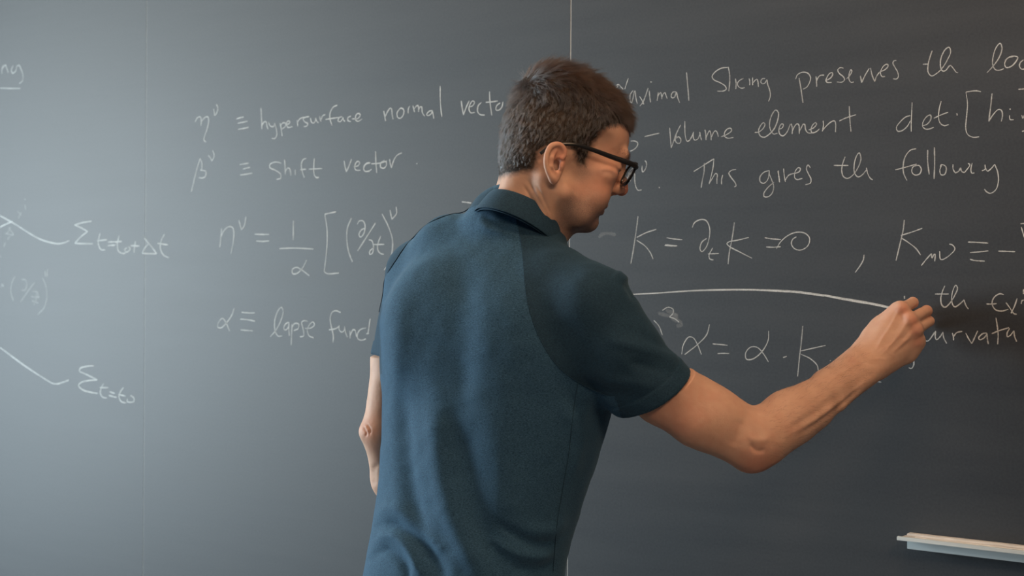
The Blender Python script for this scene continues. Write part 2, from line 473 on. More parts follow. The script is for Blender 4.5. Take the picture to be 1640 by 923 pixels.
# the window wall, with two openings
wins = [(-2.75, -0.75)]
wall = empty('wall_left', (WX, 0, 0))
wall['kind'] = 'structure'
edges = [0.03, wins[0][1], wins[0][0], YB]
for i in range(0, 4, 2):
    box('wall_panel', (WX - .15, edges[i + 1], 0), (WX, edges[i], ZC), M_wall, wall)
for (a, b) in wins:
    box('wall_panel', (WX - .15, a, 0), (WX, b, 0.68), M_wall, wall)
    box('wall_panel', (WX - .15, a, 2.48), (WX, b, ZC), M_wall, wall)
for i, (a, b) in enumerate(wins):
    wn = empty('window_%d' % (i + 1), (WX, (a + b) / 2, 0.68))
    wn['kind'] = 'structure'
    for (p, q) in (((WX - .1, a, 0.68), (WX - .05, a + .05, 2.48)), ((WX - .1, b - .05, 0.68), (WX - .05, b, 2.48)),
                   ((WX - .1, a + .05, 0.68), (WX - .05, b - .05, 0.73)), ((WX - .1, a + .05, 2.43), (WX - .05, b - .05, 2.48)),
                   ((WX - .1, (a + b) / 2 - .025, 0.73), (WX - .05, (a + b) / 2 + .025, 2.43))):
        box('frame_bar', p, q, M_white, wn, 0.004)
    for (p, q) in (((WX - .082, a + .05, 0.73), (WX - .076, (a + b) / 2 - .025, 2.43)),
                   ((WX - .082, (a + b) / 2 + .025, 0.73), (WX - .076, b - .05, 2.43))):
        box('pane', p, q, M_glass, wn)
    box('window_sill', (WX - .04, a - .04, 0.65), (WX + .09, b + .04, 0.68), M_wood, wn, 0.004)
struct(box('baseboard_left', (WX, YB, 0), (WX + .015, 0.0, 0.12), M_wood, None, 0.003))
struct(box('baseboard_back', (WX + .015, 0.015, 0), (X1, 0.03, 0.12), M_wood, None, 0.003))

# ceiling lamps (their light is set at the top)
M_lampglow = mat('lamp_diffuser', (0.9, 0.8, 0.7), 0.5)
bsdf(M_lampglow).inputs['Emission Color'].default_value = (1.0, 0.72, 0.48, 1)
bsdf(M_lampglow).inputs['Emission Strength'].default_value = 3.0
for (lx, ly, dy, lab) in ((-0.55, -0.95, .15, 'long ceiling lamp with warm diffuser over the right half of the board'),
                          (-2.3, -0.95, .15, 'long ceiling lamp with warm diffuser over the left half of the board'),
                          (0.9, -2.3, .47, 'square ceiling lamp with warm diffuser over the room')):
    L = empty('ceiling_lamp', (lx, ly, ZC), lab, 'lamp', 'ceiling lamps above the chalkboard')
    box('housing', (lx - .5, ly - dy, ZC - .035), (lx + .5, ly + dy, ZC - 0.002), M_white, L, 0.004)
    box('diffuser', (lx - .46, ly - dy + .02, ZC - .042), (lx + .46, ly + dy - .02, ZC - .036), M_lampglow, L)

# ---------------------------------------------------------------- the chalkboard
m = M_slate
nt = m.node_tree
tc = nd(m, 'ShaderNodeTexCoord')


def slate_noise(scale, stretch, detail=4):
    mp = nd(m, 'ShaderNodeMapping')
    mp.inputs['Scale'].default_value = stretch
    lk(m, tc.outputs['Object'], mp.inputs[0])
    n = nd(m, 'ShaderNodeTexNoise')
    n.inputs['Scale'].default_value = scale
    n.inputs['Detail'].default_value = detail
    lk(m, mp.outputs[0], n.inputs['Vector'])
    return n.outputs[0]


def mth(op, a, b=None, c=None):
    n = nd(m, 'ShaderNodeMath', operation=op)
    for i, v in enumerate((a, b, c)):
        if v is None:
            continue
        if isinstance(v, (int, float)):
            n.inputs[i].default_value = v
        else:
            lk(m, v, n.inputs[i])
    return n.outputs[0]


big = slate_noise(1.1, (1, 1, 1.6), 3)              # clouds of wiped chalk
streak = slate_noise(3.0, (0.7, 1, 7.0), 5)         # eraser strokes
fine = slate_noise(260, (1, 1, 1), 2)               # grain of the enamel
dust = mth('MULTIPLY_ADD', big, 0.55, mth('MULTIPLY', streak, 0.45))
mr = nd(m, 'ShaderNodeMapRange')
lk(m, dust, mr.inputs[0])
mr.inputs[1].default_value, mr.inputs[2].default_value = 0.3, 0.75
mr.inputs[3].default_value, mr.inputs[4].default_value = 0.0, 0.06
gr = mth('MULTIPLY_ADD', fine, 0.05, mr.outputs[0])
mix = nd(m, 'ShaderNodeMix', data_type='RGBA')
lk(m, gr, mix.inputs[0])
mix.inputs[6].default_value = (0.007, 0.012, 0.020, 1)
mix.inputs[7].default_value = (0.42, 0.44, 0.44, 1)
lk(m, mix.outputs[2], bsdf(m).inputs['Base Color'])
rg = nd(m, 'ShaderNodeMapRange')
lk(m, dust, rg.inputs[0])
rg.inputs[3].default_value, rg.inputs[4].default_value = 0.50, 0.60
lk(m, rg.outputs[0], bsdf(m).inputs['Roughness'])
bp = nd(m, 'ShaderNodeBump')
bp.inputs['Strength'].default_value = 0.15
bp.inputs['Distance'].default_value = 0.0006
lk(m, fine, bp.inputs['Height'])
lk(m, bp.outputs[0], bsdf(m).inputs['Normal'])

s1, s2 = on_board(233, 300)[0], on_board(914, 50)[0]
PW = s2 - s1
board = empty('chalkboard', (s2, 0.0, 0.35), 'large dark slate grey chalkboard covered in handwritten equations', 'chalkboard')
M_strip = mat('seam_strip', (0.42, 0.42, 0.40), 0.5)
M_strip_dim = mat('seam_strip_dim', (0.16, 0.17, 0.17), 0.5)
ZB0, ZB1 = 0.35, 2.75
seams = [s2 + PW * k for k in range(-3, 3)]
for k in range(5):
    a, b = seams[k] + 0.0012, seams[k + 1] - 0.0012
    if a < WX + .05:
        a = WX + .05
    if b > X1:
        b = X1 - .1
    if b - a < .2:
        continue
    box('board_panel', (a, 0.0, ZB0), (b, 0.022, ZB1), M_slate, board)
for k in range(1, 5):
    if seams[k] < X1 - .2:
        box('seam_strip', (seams[k] - 0.0011, 0.0004, ZB0), (seams[k] + 0.0011, 0.02, ZB1), M_strip if k != 2 else M_strip_dim, board)
xa, xb = max(seams[0], WX + .05), min(seams[5], X1 - .1)
for (z0, z1) in ((ZB1, ZB1 + .04), (ZB0 - .04, ZB0)):
    box('board_frame', (xa, -0.012, z0), (xb, 0.026, z1), M_alu, board, 0.002)

# chalk strokes: thin ribbons lying on the slate, broken up by the grain of the board


def chalk_mat(name, strength, grain=1.0):
    m = bpy.data.materials.new(name)
    m.use_nodes = True
    b = bsdf(m)
    b.inputs['Base Color'].default_value = (0.58, 0.61, 0.61, 1)
    b.inputs['Roughness'].default_value = 0.95
    b.inputs['Specular IOR Level'].default_value = 0.1
    tc = nd(m, 'ShaderNodeTexCoord')
    n = nd(m, 'ShaderNodeTexNoise')
    n.inputs['Scale'].default_value = 620
    n.inputs['Detail'].default_value = 2
    lk(m, tc.outputs['Object'], n.inputs['Vector'])
    n2 = nd(m, 'ShaderNodeTexNoise')
    n2.inputs['Scale'].default_value = 38
    n2.inputs['Detail'].default_value = 2
    lk(m, tc.outputs['Object'], n2.inputs['Vector'])
    at = nd(m, 'ShaderNodeAttribute', attribute_name='edge')
    ad = nd(m, 'ShaderNodeMath', operation='MULTIPLY_ADD')
    lk(m, n2.outputs[0], ad.inputs[0])
    ad.inputs[1].default_value = 0.7
    lk(m, n.outputs[0], ad.inputs[2])
    mr = nd(m, 'ShaderNodeMapRange')
    lk(m, ad.outputs[0], mr.inputs[0])
    mr.inputs[1].default_value, mr.inputs[2].default_value = 0.62, 1.0
    mr.inputs[3].default_value, mr.inputs[4].default_value = 0.6 * strength, min(1.0, 1.15 * strength)
    mu = nd(m, 'ShaderNodeMath', operation='MULTIPLY')
    lk(m, mr.outputs[0], mu.inputs[0])
    lk(m, at.outputs['Fac'], mu.inputs[1])
    lk(m, mu.outputs[0], b.inputs['Alpha'])
    return m


CH = {}
for gi, (label, strength, wmm, parts) in enumerate(WRITING):
    if strength not in CH:
        CH[strength] = chalk_mat('chalk_%d' % int(strength * 100), strength)
    strokes = []
    for reg, txt in parts:
        ox, oy, s = REG[reg]
        for st in txt.replace('\n', '').split(';'):
            st = st.strip()
            if not st:
                continue
            pts = [tuple(float(c) for c in q.split(',')) for q in st.split()]
            pts = [(ox + x / s, oy + y / s) for x, y in pts]
            pts = [p for i, p in enumerate(pts) if i == 0 or p != pts[i - 1]]
            if len(pts) < 2:
                pts = [pts[0], (pts[0][0] + 1, pts[0][1])]
            strokes.append((min(p[0] for p in pts), max(p[0] for p in pts), pts))
    # strokes close to each other form one word
    strokes.sort(key=lambda q: q[0])
    words, right = [], -1e9
    for a_, b_, pts in strokes:
        if a_ > right + 13:
            words.append([])
            right = -1e9
        words[-1].append(pts)
        right = max(right, b_)
    line = empty('chalk_writing', (0, 0, 0))
    line.parent = board
    line['label'] = label
    for wd in words:
        V, F, E = [], [], []
        for pts in wd:
            W3 = np.array([on_board(x, y)[[0, 2]] for x, y in pts])
            c = catmull(W3, 6)
            t = np.gradient(c, axis=0)
            t /= np.linalg.norm(t, axis=1)[:, None] + 1e-12
            nrm = np.stack([-t[:, 1], t[:, 0]], 1)
            n = len(c)
            u = np.linspace(0, 1, n)
            hw = wmm * 0.0005 * (1.0 + 0.16 * np.sin(u * 9 + random.random() * 6) + 0.08 * rng.standard_normal(n))
            hw *= 0.75 + 0.25 * np.clip(np.minimum(u, 1 - u) * 8, 0, 1)
            z = 0.00025 + 0.00002 * (len(V) % 7)
            base = len(V)
            for i in range(n):
                for q in (-1.0, -0.5, 0.5, 1.0):
                    p = c[i] + nrm[i] * hw[i] * q
                    V.append((p[0] - s2, -z, p[1] - 0.35))
                    E.append((1.0 if abs(q) < .9 else (0.1 if strength > .3 else 0.0)))
            for i in range(n - 1):
                for k in range(3):
                    a = base + i * 4 + k
                    F.append((a, a + 1, a + 5, a + 4))
        o = mesh_obj('chalk_stroke' if 'line' in label else 'chalk_word', V, F, CH[strength], line)
        at = o.data.attributes.new('edge', 'FLOAT', 'POINT')
        at.data.foreach_set('value', E)

# ---------------------------------------------------------------- the chalk tray
lip_l = on_board(1436, 859.5, 0.052)
zt = lip_l[2]
back_l = on_board(1454.5, 854, 0.008)
xe = 3.4
tray = empty('chalk_tray', (back_l[0], 0, zt), 'pale aluminium chalk tray fixed to the lower right of the board', 'tray')


def extrude_profile(name, prof, x0, x1, mt, bev=0.0006):
    bm = bmesh.new()
    A = [bm.verts.new((x0 - back_l[0], -o, z)) for o, z in prof]
    B = [bm.verts.new((x1 - back_l[0], -o, z)) for o, z in prof]
    n = len(prof)
    bm.faces.new(A)
    bm.faces.new(B[::-1])
    for i in range(n):
        bm.faces.new((A[i], B[i], B[(i + 1) % n], A[(i + 1) % n]))
    bmesh.ops.recalc_face_normals(bm, faces=bm.faces[:])
    bmesh.ops.bevel(bm, geom=bm.edges[:], offset=bev, segments=2, affect='EDGES')
    me = bpy.data.meshes.new(name)
    bm.to_mesh(me)
    bm.free()
    me.materials.append(mt)
    o = bpy.data.objects.new(name, me)
    C.objects.link(o)
    o.parent = tray
    return o


M_dust = mat('chalk_dusted_metal', (0.62, 0.60, 0.56), 0.7)
noise_color(M_dust, (0.50, 0.48, 0.45), (0.74, 0.72, 0.68), 60, stretch=(0.3, 4, 4))
lx0, bx0 = lip_l[0], back_l[0]
extrude_profile('front_lip', [(0.046, 0.0), (0.052, 0.0), (0.052, -0.0058), (0.046, -0.0058)], lx0, xe, M_alu)
extrude_profile('trough', [(0.013, -0.0035), (0.0455, -0.0035), (0.0455, -0.0058), (0.013, -0.0058)], (lx0 + bx0) / 2 - .002, xe, M_dust)
extrude_profile('back_ledge', [(0.0005, -0.0004), (0.0125, -0.0004), (0.0150, -0.0060), (0.0005, -0.0060)], bx0, xe, M_dust)
extrude_profile('trough_rib', [(0.027, -0.0034), (0.031, -0.001), (0.033, -0.001), (0.036, -0.0034)], lx0 + .022, xe, M_dust, 0.0003)
extrude_profile('fascia', [(0.0005, -0.0060), (0.03, -0.0060), (0.03, -0.0212), (0.0005, -0.0212)], bx0 + .007, xe, M_alu)

# ================================================================ implicit modelling: smooth unions of tapered shapes -> one continuous mesh
class Shape:
    def __init__(s):
        s.pr = []

    def add(s, fn, c, R, op='u', k=0.01):
        s.pr.append((fn, np.asarray(c, np.float32), float(R), op, float(k)))

    def cone(s, a, b, ra, rb, k=0.01, op='u'):
        a, b = np.asarray(a, np.float32), np.asarray(b, np.float32)
        ra, rb = float(ra), float(rb)
        ba = b - a
        l2 = float(ba @ ba)
        rr = ra - rb
        a2 = max(l2 - rr * rr, 1e-9)
        il2 = 1.0 / max(l2, 1e-12)

        def fn(p):
            pa = p - a
            y = pa @ ba
            z = y - l2
            xv = pa * l2 - y[:, None] * ba
            x2 = np.einsum('ij,ij->i', xv, xv)
            y2, z2 = y * y * l2, z * z * l2
            kk = math.copysign(1, rr) * rr * rr * x2 if rr else 0 * x2
            d = (np.sqrt(x2 * a2 * il2) + y * rr) * il2 - ra
            m1 = np.sign(z) * a2 * z2 > kk
            m2 = np.sign(y) * a2 * y2 < kk
            d = np.where(m2, np.sqrt(x2 + y2) * il2 - ra, d)
            d = np.where(m1, np.sqrt(x2 + z2) * il2 - rb, d)
            return d
        s.add(fn, (a + b) / 2, math.sqrt(l2) / 2 + max(ra, rb), op, k)

    def chain(s, pts, rs, k=0.01, op='u'):
        for i in range(len(pts) - 1):
            s.cone(pts[i], pts[i + 1], rs[i], rs[i + 1], k, op)

    def ell(s, c, r, M=None, k=0.01, op='u'):
        """ellipsoid; M columns are its axes"""
        c, r = np.asarray(c, np.float32), np.asarray(r, np.float32)
        M = np.eye(3, dtype=np.float32) if M is None else np.asarray(M, np.float32)
        ir, ir2 = 1 / r, 1 / (r * r)

        def fn(p):
            q = (p - c) @ M
            k0 = np.sqrt(((q * ir) ** 2).sum(1))
            k1 = np.sqrt(((q * ir2) ** 2).sum(1)) + 1e-9
            return k0 * (k0 - 1) / k1
        s.add(fn, c, float(r.max()), op, k)

    def eval(s, p, prs=None):
        d = np.full(len(p), 1.0, np.float32)
        for fn, c, R, op, k in (s.pr if prs is None else prs):
            e = fn(p)
            if op == 'u':
                h = np.clip(0.5 + 0.5 * (e - d) / k, 0, 1)
                d = e * (1 - h) + d * h - k * h * (1 - h)
            elif op == 's':
                e = -e
                h = np.clip(0.5 - 0.5 * (e - d) / k, 0, 1)
                d = e * (1 - h) + d * h + k * h * (1 - h)
            elif op == 'i':
                h = np.clip(0.5 - 0.5 * (e - d) / k, 0, 1)
                d = e * (1 - h) + d * h + k * h * (1 - h)
            else:
                d = d + e
        return d.astype(np.float32)

    def mesh(s, h, lo, hi, N=14):
        lo, hi = np.asarray(lo, float), np.asarray(hi, float)
        bs = N * h
        nb = np.ceil((hi - lo) / bs).astype(int)
        g = np.stack(np.meshgrid(*[np.arange(n) for n in nb], indexing='ij'), -1).reshape(-1, 3)
        cen = (lo + (g + .5) * bs).astype(np.float32)
        br = bs * math.sqrt(3) / 2
        # which shapes reach which block
        near = np.stack([(np.linalg.norm(cen - c, axis=1) < R + br + 2.0 * k + 0.02) | (op in 'id') for fn, c, R, op, k in s.pr], 1)
        d = s.eval(cen)
        act = np.where(np.abs(d) < br * 1.5 + 0.004)[0]
        r = np.arange(N + 1)
        loc = np.stack(np.meshgrid(r, r, r, indexing='ij'), -1).reshape(-1, 3)
        VS, VK, Q = [], [], []
        S = 1 << 20
        key = lambda c: (c[..., 0].astype(np.int64) * S + c[..., 1]) * S + c[..., 2]
        corner = np.array([[i, j, k] for i in (0, 1) for j in (0, 1) for k in (0, 1)])
        eds = [(a, b) for a in range(8) for b in range(a + 1, 8) if np.abs(corner[a] - corner[b]).sum() == 1]
        for b in act:
            prs = [s.pr[i] for i in np.where(near[b])[0]]
            if not any(q[3] == 'u' for q in prs):
                continue
            g0 = g[b] * N
            p = (lo + (g0 + loc) * h).astype(np.float32)
            v = s.eval(p, prs).reshape(N + 1, N + 1, N + 1)
            sg = v < 0
            if sg.all() or not sg.any():
                continue
            cnt = np.zeros((N, N, N), np.int8)
            for c in corner:
                cnt += sg[c[0]:c[0] + N, c[1]:c[1] + N, c[2]:c[2] + N]
            ii = np.argwhere((cnt > 0) & (cnt < 8))
            cv = np.stack([v[ii[:, 0] + c[0], ii[:, 1] + c[1], ii[:, 2] + c[2]] for c in corner], 1)
            acc = np.zeros((len(ii), 3))
            num = np.zeros(len(ii))
            for a, e in eds:
                x = (cv[:, a] < 0) != (cv[:, e] < 0)
                t = np.where(x, cv[:, a] / np.where(x, cv[:, a] - cv[:, e], 1), 0)
                acc += np.where(x[:, None], corner[a] + t[:, None] * (corner[e] - corner[a]), 0)
                num += x
            VS.append(lo + (g0 + ii + acc / num[:, None]) * h)
            VK.append(key(g0 + ii + 2))
            for ax in range(3):
                o = [0, 0, 0]
                o[ax] = 1
                A = sg[:N, :N, :N]
                B = sg[o[0]:N + o[0], o[1]:N + o[1], o[2]:N + o[2]]
                e = np.argwhere(A != B)
                if not len(e):
                    continue
                fl = A[e[:, 0], e[:, 1], e[:, 2]]
                b1, b2 = np.zeros(3, int), np.zeros(3, int)
                b1[(ax + 1) % 3] = 1
                b2[(ax + 2) % 3] = 1
                e = e + g0 + 2
                q = np.stack([key(e), key(e - b1), key(e - b1 - b2), key(e - b2)], 1)
                q[~fl] = q[~fl][:, ::-1]
                Q.append(q)
        VS, VK, Q = np.concatenate(VS), np.concatenate(VK), np.concatenate(Q)
        o = np.argsort(VK)
        VS, VK = VS[o], VK[o]
        idx = np.clip(np.searchsorted(VK, Q), 0, len(VK) - 1)
        ok = (VK[idx] == Q).all(1)
        return VS, idx[ok]


def relax(V, F, n=2, f=0.5):
    """even out the mesh: Laplacian steps, the second of each pair inflating back"""
    a = np.concatenate([F[:, [0, 1]], F[:, [1, 2]], F[:, [2, 3]], F[:, [3, 0]]])
    for it in range(n):
        for lam in (f, -f * 1.03):
            S = np.zeros_like(V)
            c = np.bincount(a[:, 0], minlength=len(V)) + np.bincount(a[:, 1], minlength=len(V))
            for k in range(3):
                S[:, k] = np.bincount(a[:, 0], V[a[:, 1], k], len(V)) + np.bincount(a[:, 1], V[a[:, 0], k], len(V))
            V = V + lam * (S / np.maximum(c, 1)[:, None] - V)
    return V


def vnormals(V, F):
    n = np.cross(V[F[:, 2]] - V[F[:, 0]], V[F[:, 3]] - V[F[:, 1]])
    N = np.zeros_like(V)
    for k in range(3):
        for j in range(4):
            N[:, k] += np.bincount(F[:, j], n[:, k], len(V))
    return N / (np.linalg.norm(N, axis=1)[:, None] + 1e-12)


def sub_mesh(V, F, keep):
    """faces where keep is true, with their own vertices"""
    f = F[keep]
    u, inv = np.unique(f, return_inverse=True)
    return V[u], inv.reshape(f.shape), u


def vnoise(p, scale, seed=0):
    """smooth value noise, -1..1"""
    q = p * scale + 71.3 * (seed + 1)
    i = np.floor(q).astype(np.int64)
    f = q - i
    f = f * f * (3 - 2 * f)

    def hsh(a, b, c):
        x = (a * 374761393 + b * 668265263 + c * 2147483647 + seed * 974711) & 0x7fffffff
        x = ((x ^ (x >> 13)) * 1274126177) & 0x7fffffff
        return ((x ^ (x >> 16)) & 0xffff) / 32767.5 - 1
    r = 0
    for a in (0, 1):
        for b in (0, 1):
            for c in (0, 1):
                wt = (f[:, 0] if a else 1 - f[:, 0]) * (f[:, 1] if b else 1 - f[:, 1]) * (f[:, 2] if c else 1 - f[:, 2])
                r = r + wt * hsh(i[:, 0] + a, i[:, 1] + b, i[:, 2] + c)
    return r


def set_float(o, name, arr):
    at = o.data.attributes.new(name, 'FLOAT', 'POINT')
    at.data.foreach_set('value', np.asarray(arr, np.float32))


def seg_dist(q, pts):
    """distance of 2D/3D points q to a polyline"""
    best = np.full(len(q), 1e9)
    for a, b in zip(pts[:-1], pts[1:]):
        a, b = np.asarray(a, float), np.asarray(b, float)
        ab = b - a
        t = np.clip(((q - a) @ ab) / (ab @ ab), 0, 1)
        best = np.minimum(best, np.linalg.norm(q - a - t[:, None] * ab, axis=1))
    return best


def to_px(p):
    """camera-aligned metres -> pixel of the photograph (to read measurements taken from it)"""
    a, b = p[:, 0] / p[:, 1] * FPX, p[:, 2] / p[:, 1] * FPX
    c, s = math.cos(ROLL), math.sin(ROLL)
    return np.stack([820 + a * c + b * s, 461.5 - (-a * s + b * c)], 1)

# ================================================================ the man at the board
# all joints in camera-aligned metres (right, depth, up); P(px, py, depth) reads a joint off the photograph
A_B = math.radians(37)
BR = np.array([math.cos(A_B), -math.sin(A_B), 0.0])        # his right (body)
BF = np.array([math.sin(A_B), math.cos(A_B), 0.0])         # his front (body): towards the board

# ---- head frame: origin between the ear canals
HYAW, HPIT = math.radians(77), math.radians(18)
H0 = P(887, 264, 2.10)
Y0 = np.array([math.sin(HYAW), math.cos(HYAW), 0])
HL = np.array([-math.cos(HYAW), math.sin(HYAW), 0])        # his left
HF = math.cos(HPIT) * Y0 - math.sin(HPIT) * np.array([0, 0, 1])
HU = math.sin(HPIT) * Y0 + math.cos(HPIT) * np.array([0, 0, 1])
HM = np.stack([HL, HF, HU], 1)                             # columns: local x (his left), y (front), z (up)


def h(x, y, z):
    return H0 + HM @ np.array([x, y, z], float)


def h_local(p):
    return (p - H0) @ HM


def rot_local(ax, ang):
    return np.array(Matrix.Rotation(ang, 3, ax))


body = Shape()


def he(c, r, k=0.01, op='u', R=None, both=False):
    for sgn in ((1, -1) if both else (1,)):
        cc = (c[0] * sgn, c[1], c[2])
        M = HM
        if R is not None:
            Q = R.copy()
            if sgn < 0:
                D = np.diag([-1, 1, 1])
                Q = D @ Q @ D
            M = HM @ Q
        body.ell(h(*cc), r, M, k, op)


def hc(a, b, ra, rb, k=0.01, op='u', both=False):
    for sgn in ((1, -1) if both else (1,)):
        body.cone(h(a[0] * sgn, a[1], a[2]), h(b[0] * sgn, b[1], b[2]), ra, rb, k, op)


# skull and face
he((0, 0.002, 0.048), (0.0735, 0.0860, 0.080), 0.02)
he((0, 0.036, 0.060), (0.060, 0.0580, 0.046), 0.025)
he((0, -0.024, 0.066), (0.061, 0.053, 0.058), 0.03)
he((0, -0.028, 0.018), (0.061, 0.046, 0.054), 0.03)
he((0, 0.040, -0.008), (0.058, 0.054, 0.066), 0.02)
hc((0.050, 0.016, -0.042), (0.036, 0.048, -0.060), 0.019, 0.018, 0.018, both=True)
hc((0.036, 0.048, -0.060), (0.010, 0.074, -0.063), 0.018, 0.0135, 0.016, both=True)
he((0, 0.074, -0.063), (0.021, 0.0135, 0.0145), 0.010)
he((0.043, 0.066, 0.006), (0.021, 0.019, 0.017), 0.018, both=True)          # cheekbone
he((0.036, 0.066, -0.030), (0.022, 0.020, 0.024), 0.016, both=True)         # cheek
he((0, 0.072, -0.030), (0.030, 0.0195, 0.026), 0.012)                       # muzzle
hc((0.036, 0.086, 0.043), (0.010, 0.0955, 0.041), 0.0085, 0.0085, 0.012, both=True)   # brow ridge
he((0.031, 0.1025, 0.022), (0.016, 0.013, 0.0125), 0.012, 's', both=True)   # eye socket
he((0.031, 0.0780, 0.021), (0.0138, 0.0138, 0.0138), 0.004, both=True)      # lids over the eyeball
hc((0.020, 0.0912, 0.0185), (0.041, 0.0875, 0.0175), 0.0014, 0.0012, 0.002, 's', both=True)   # lid slit
# nose
hc((0, 0.0945, 0.036), (0, 0.1075, 0.010), 0.0070, 0.0085, 0.008)
hc((0, 0.1060, 0.007), (0, 0.1100, 0.0000), 0.0085, 0.0100, 0.005)
he((0.0115, 0.1000, -0.0025), (0.0080, 0.0120, 0.0092), 0.005, both=True)
hc((0, 0.104, -0.003), (0, 0.096, -0.0115), 0.0045, 0.0045, 0.004)
he((0.0068, 0.1045, -0.0080), (0.0032, 0.0052, 0.0035), 0.003, 's', both=True)
hc((0.0165, 0.095, 0.004), (0.019, 0.0905, -0.006), 0.0012, 0.0014, 0.005, 's', both=True)
hc((0.021, 0.090, -0.012), (0.029, 0.080, -0.030), 0.0012, 0.0010, 0.008, 's', both=True)     # fold by the mouth
# lips
hc((0, 0.0915, -0.0325), (0.012, 0.0890, -0.0335), 0.0048, 0.0042, 0.004, both=True)
hc((0.012, 0.0890, -0.0335), (0.024, 0.0800, -0.0385), 0.0042, 0.0020, 0.004, both=True)
hc((0, 0.0885, -0.0435), (0.012, 0.0860, -0.0430), 0.0055, 0.0046, 0.004, both=True)
hc((0.012, 0.0860, -0.0430), (0.023, 0.0790, -0.0400), 0.0046, 0.0022, 0.004, both=True)
hc((0, 0.0975, -0.0380), (0.014, 0.0935, -0.0383), 0.0012, 0.0012, 0.003, 's', both=True)
hc((0.014, 0.0935, -0.0383), (0.0265, 0.0820, -0.0405), 0.0012, 0.0012, 0.003, 's', both=True)
hc((-0.014, 0.092, -0.0535), (0.014, 0.092, -0.0535), 0.0030, 0.0030, 0.008, 's')             # under the lip
he((0.066, 0.045, 0.030), (0.010, 0.026, 0.022), 0.02, 's', both=True)      # temple
he((0.066, 0.030, -0.010), (0.006, 0.016, 0.020), 0.015, 's', both=True)

# ears
for sgn in (-1, 1):
    eo = np.array([sgn * 0.0765, -0.0165, -0.0105])
    a_out = math.radians(13)
    # ear frame: e1 forward along the plate, e2 up, e3 outward
    lean = math.radians(-12)
    e1 = np.array([-sgn * math.sin(a_out), math.cos(a_out), 0.0])
    e3 = np.array([sgn * math.cos(a_out), math.sin(a_out), 0.0])
    e2 = np.array([0, 0, 1.0])
    e1, e2 = e1 * math.cos(lean) - e2 * math.sin(lean), e1 * math.sin(lean) + e2 * math.cos(lean)

    def ep(u, v, o=0.0):
        q = eo + e1 * u * .92 + e2 * v * .86 + e3 * o
        return h(*q)
    EM = HM @ np.stack([e1, e2, e3], 1)
    body.ell(ep(0.000, 0.002, 0.002), (0.0158, 0.0250, 0.0048), EM, 0.005)
    body.ell(ep(0.001, 0.003, 0.0070), (0.0100, 0.0175, 0.0042), EM, 0.003, 's')
    rim = [(0.006, 0.006), (0.0125, 0.016), (0.009, 0.027), (-0.001, 0.0315), (-0.012, 0.0265), (-0.0175, 0.013), (-0.0170, -0.002), (-0.0115, -0.016), (-0.003, -0.026)]
    rim = catmull([np.array(q) for q in rim], 4)
    body.chain([ep(u, v, 0.0045) for u, v in rim], np.interp(np.linspace(0, 1, len(rim)), [0, .2, .5, .8, 1], [.0020, .0027, .0031, .0027, .0030]), 0.0030)
    body.ell(ep(0.001, -0.0255, 0.002), (0.0072, 0.0080, 0.0042), EM, 0.005)                       # lobe
    body.chain([ep(-0.003, 0.020, 0.0035), ep(-0.008, 0.008, 0.0045), ep(-0.007, -0.006, 0.0045), ep(-0.001, -0.014, 0.0045)], [0.0018, 0.0026, 0.0026, 0.0022], 0.003)
    body.ell(ep(0.0035, -0.002, 0.0045), (0.0064, 0.0090, 0.0095), EM, 0.003, 's')                 # concha
    body.ell(ep(0.0095, -0.003, 0.0045), (0.0030, 0.0060, 0.0030), EM, 0.003)                      # tragus

# neck
NB = P(838, 392, 2.10)
body.cone(h(0, -0.018, -0.010), NB, 0.0515, 0.045, 0.025)
body.cone(h(0, 0.020, -0.050), NB + BF * 0.020 + np.array([0, 0, -0.01]), 0.042, 0.038, 0.025)
body.cone(h(-0.052, -0.020, -0.030), P(872, 392, 2.06), 0.013, 0.009, 0.014)      # near neck muscle
body.cone(h(0.052, -0.020, -0.030), P(830, 385, 2.17), 0.014, 0.010, 0.014)
body.cone(h(-0.030, -0.050, -0.005), P(806, 345, 2.085), 0.016, 0.018, 0.02)                             # nape muscles
body.cone(h(0.030, -0.050, -0.005), P(800, 345, 2.13), 0.016, 0.018, 0.02)

# ---- torso: cross sections read from the outline
ROWS = [  # y, left, right edge of the shirt outline
    (1010, 572, 905), (960, 578, 898), (923, 585, 896), (880, 594, 900), (840, 601, 912), (790, 608, 928), (740, 613, 944), (690, 616, 960),
    (640, 616, 974), (590, 613, 984), (540, 611, 990), (490, 616, 978), (450, 637, 950), (415, 668, 912), (390, 702, 885), (366, 750, 868)]
TD = 2.12
tz, tcx, tw = [], [], []
for y, l, r in ROWS:
    a, b = P(l, y, TD), P(r, y, TD)
    tz.append((a[2] + b[2]) / 2)
    tcx.append((a[0] + b[0]) / 2)
    tw.append((b[0] - a[0]) / 2 / 0.905)
tz, tcx, tw = map(np.array, (tz, tcx, tw))
o_ = np.argsort(tz)
tz, tcx, tw = tz[o_], tcx[o_], tw[o_]
tcy = TD + 0.0 * tz + 0.04 * (tz - tz.min()) * 0.6 - 0.012
TN = 2.35


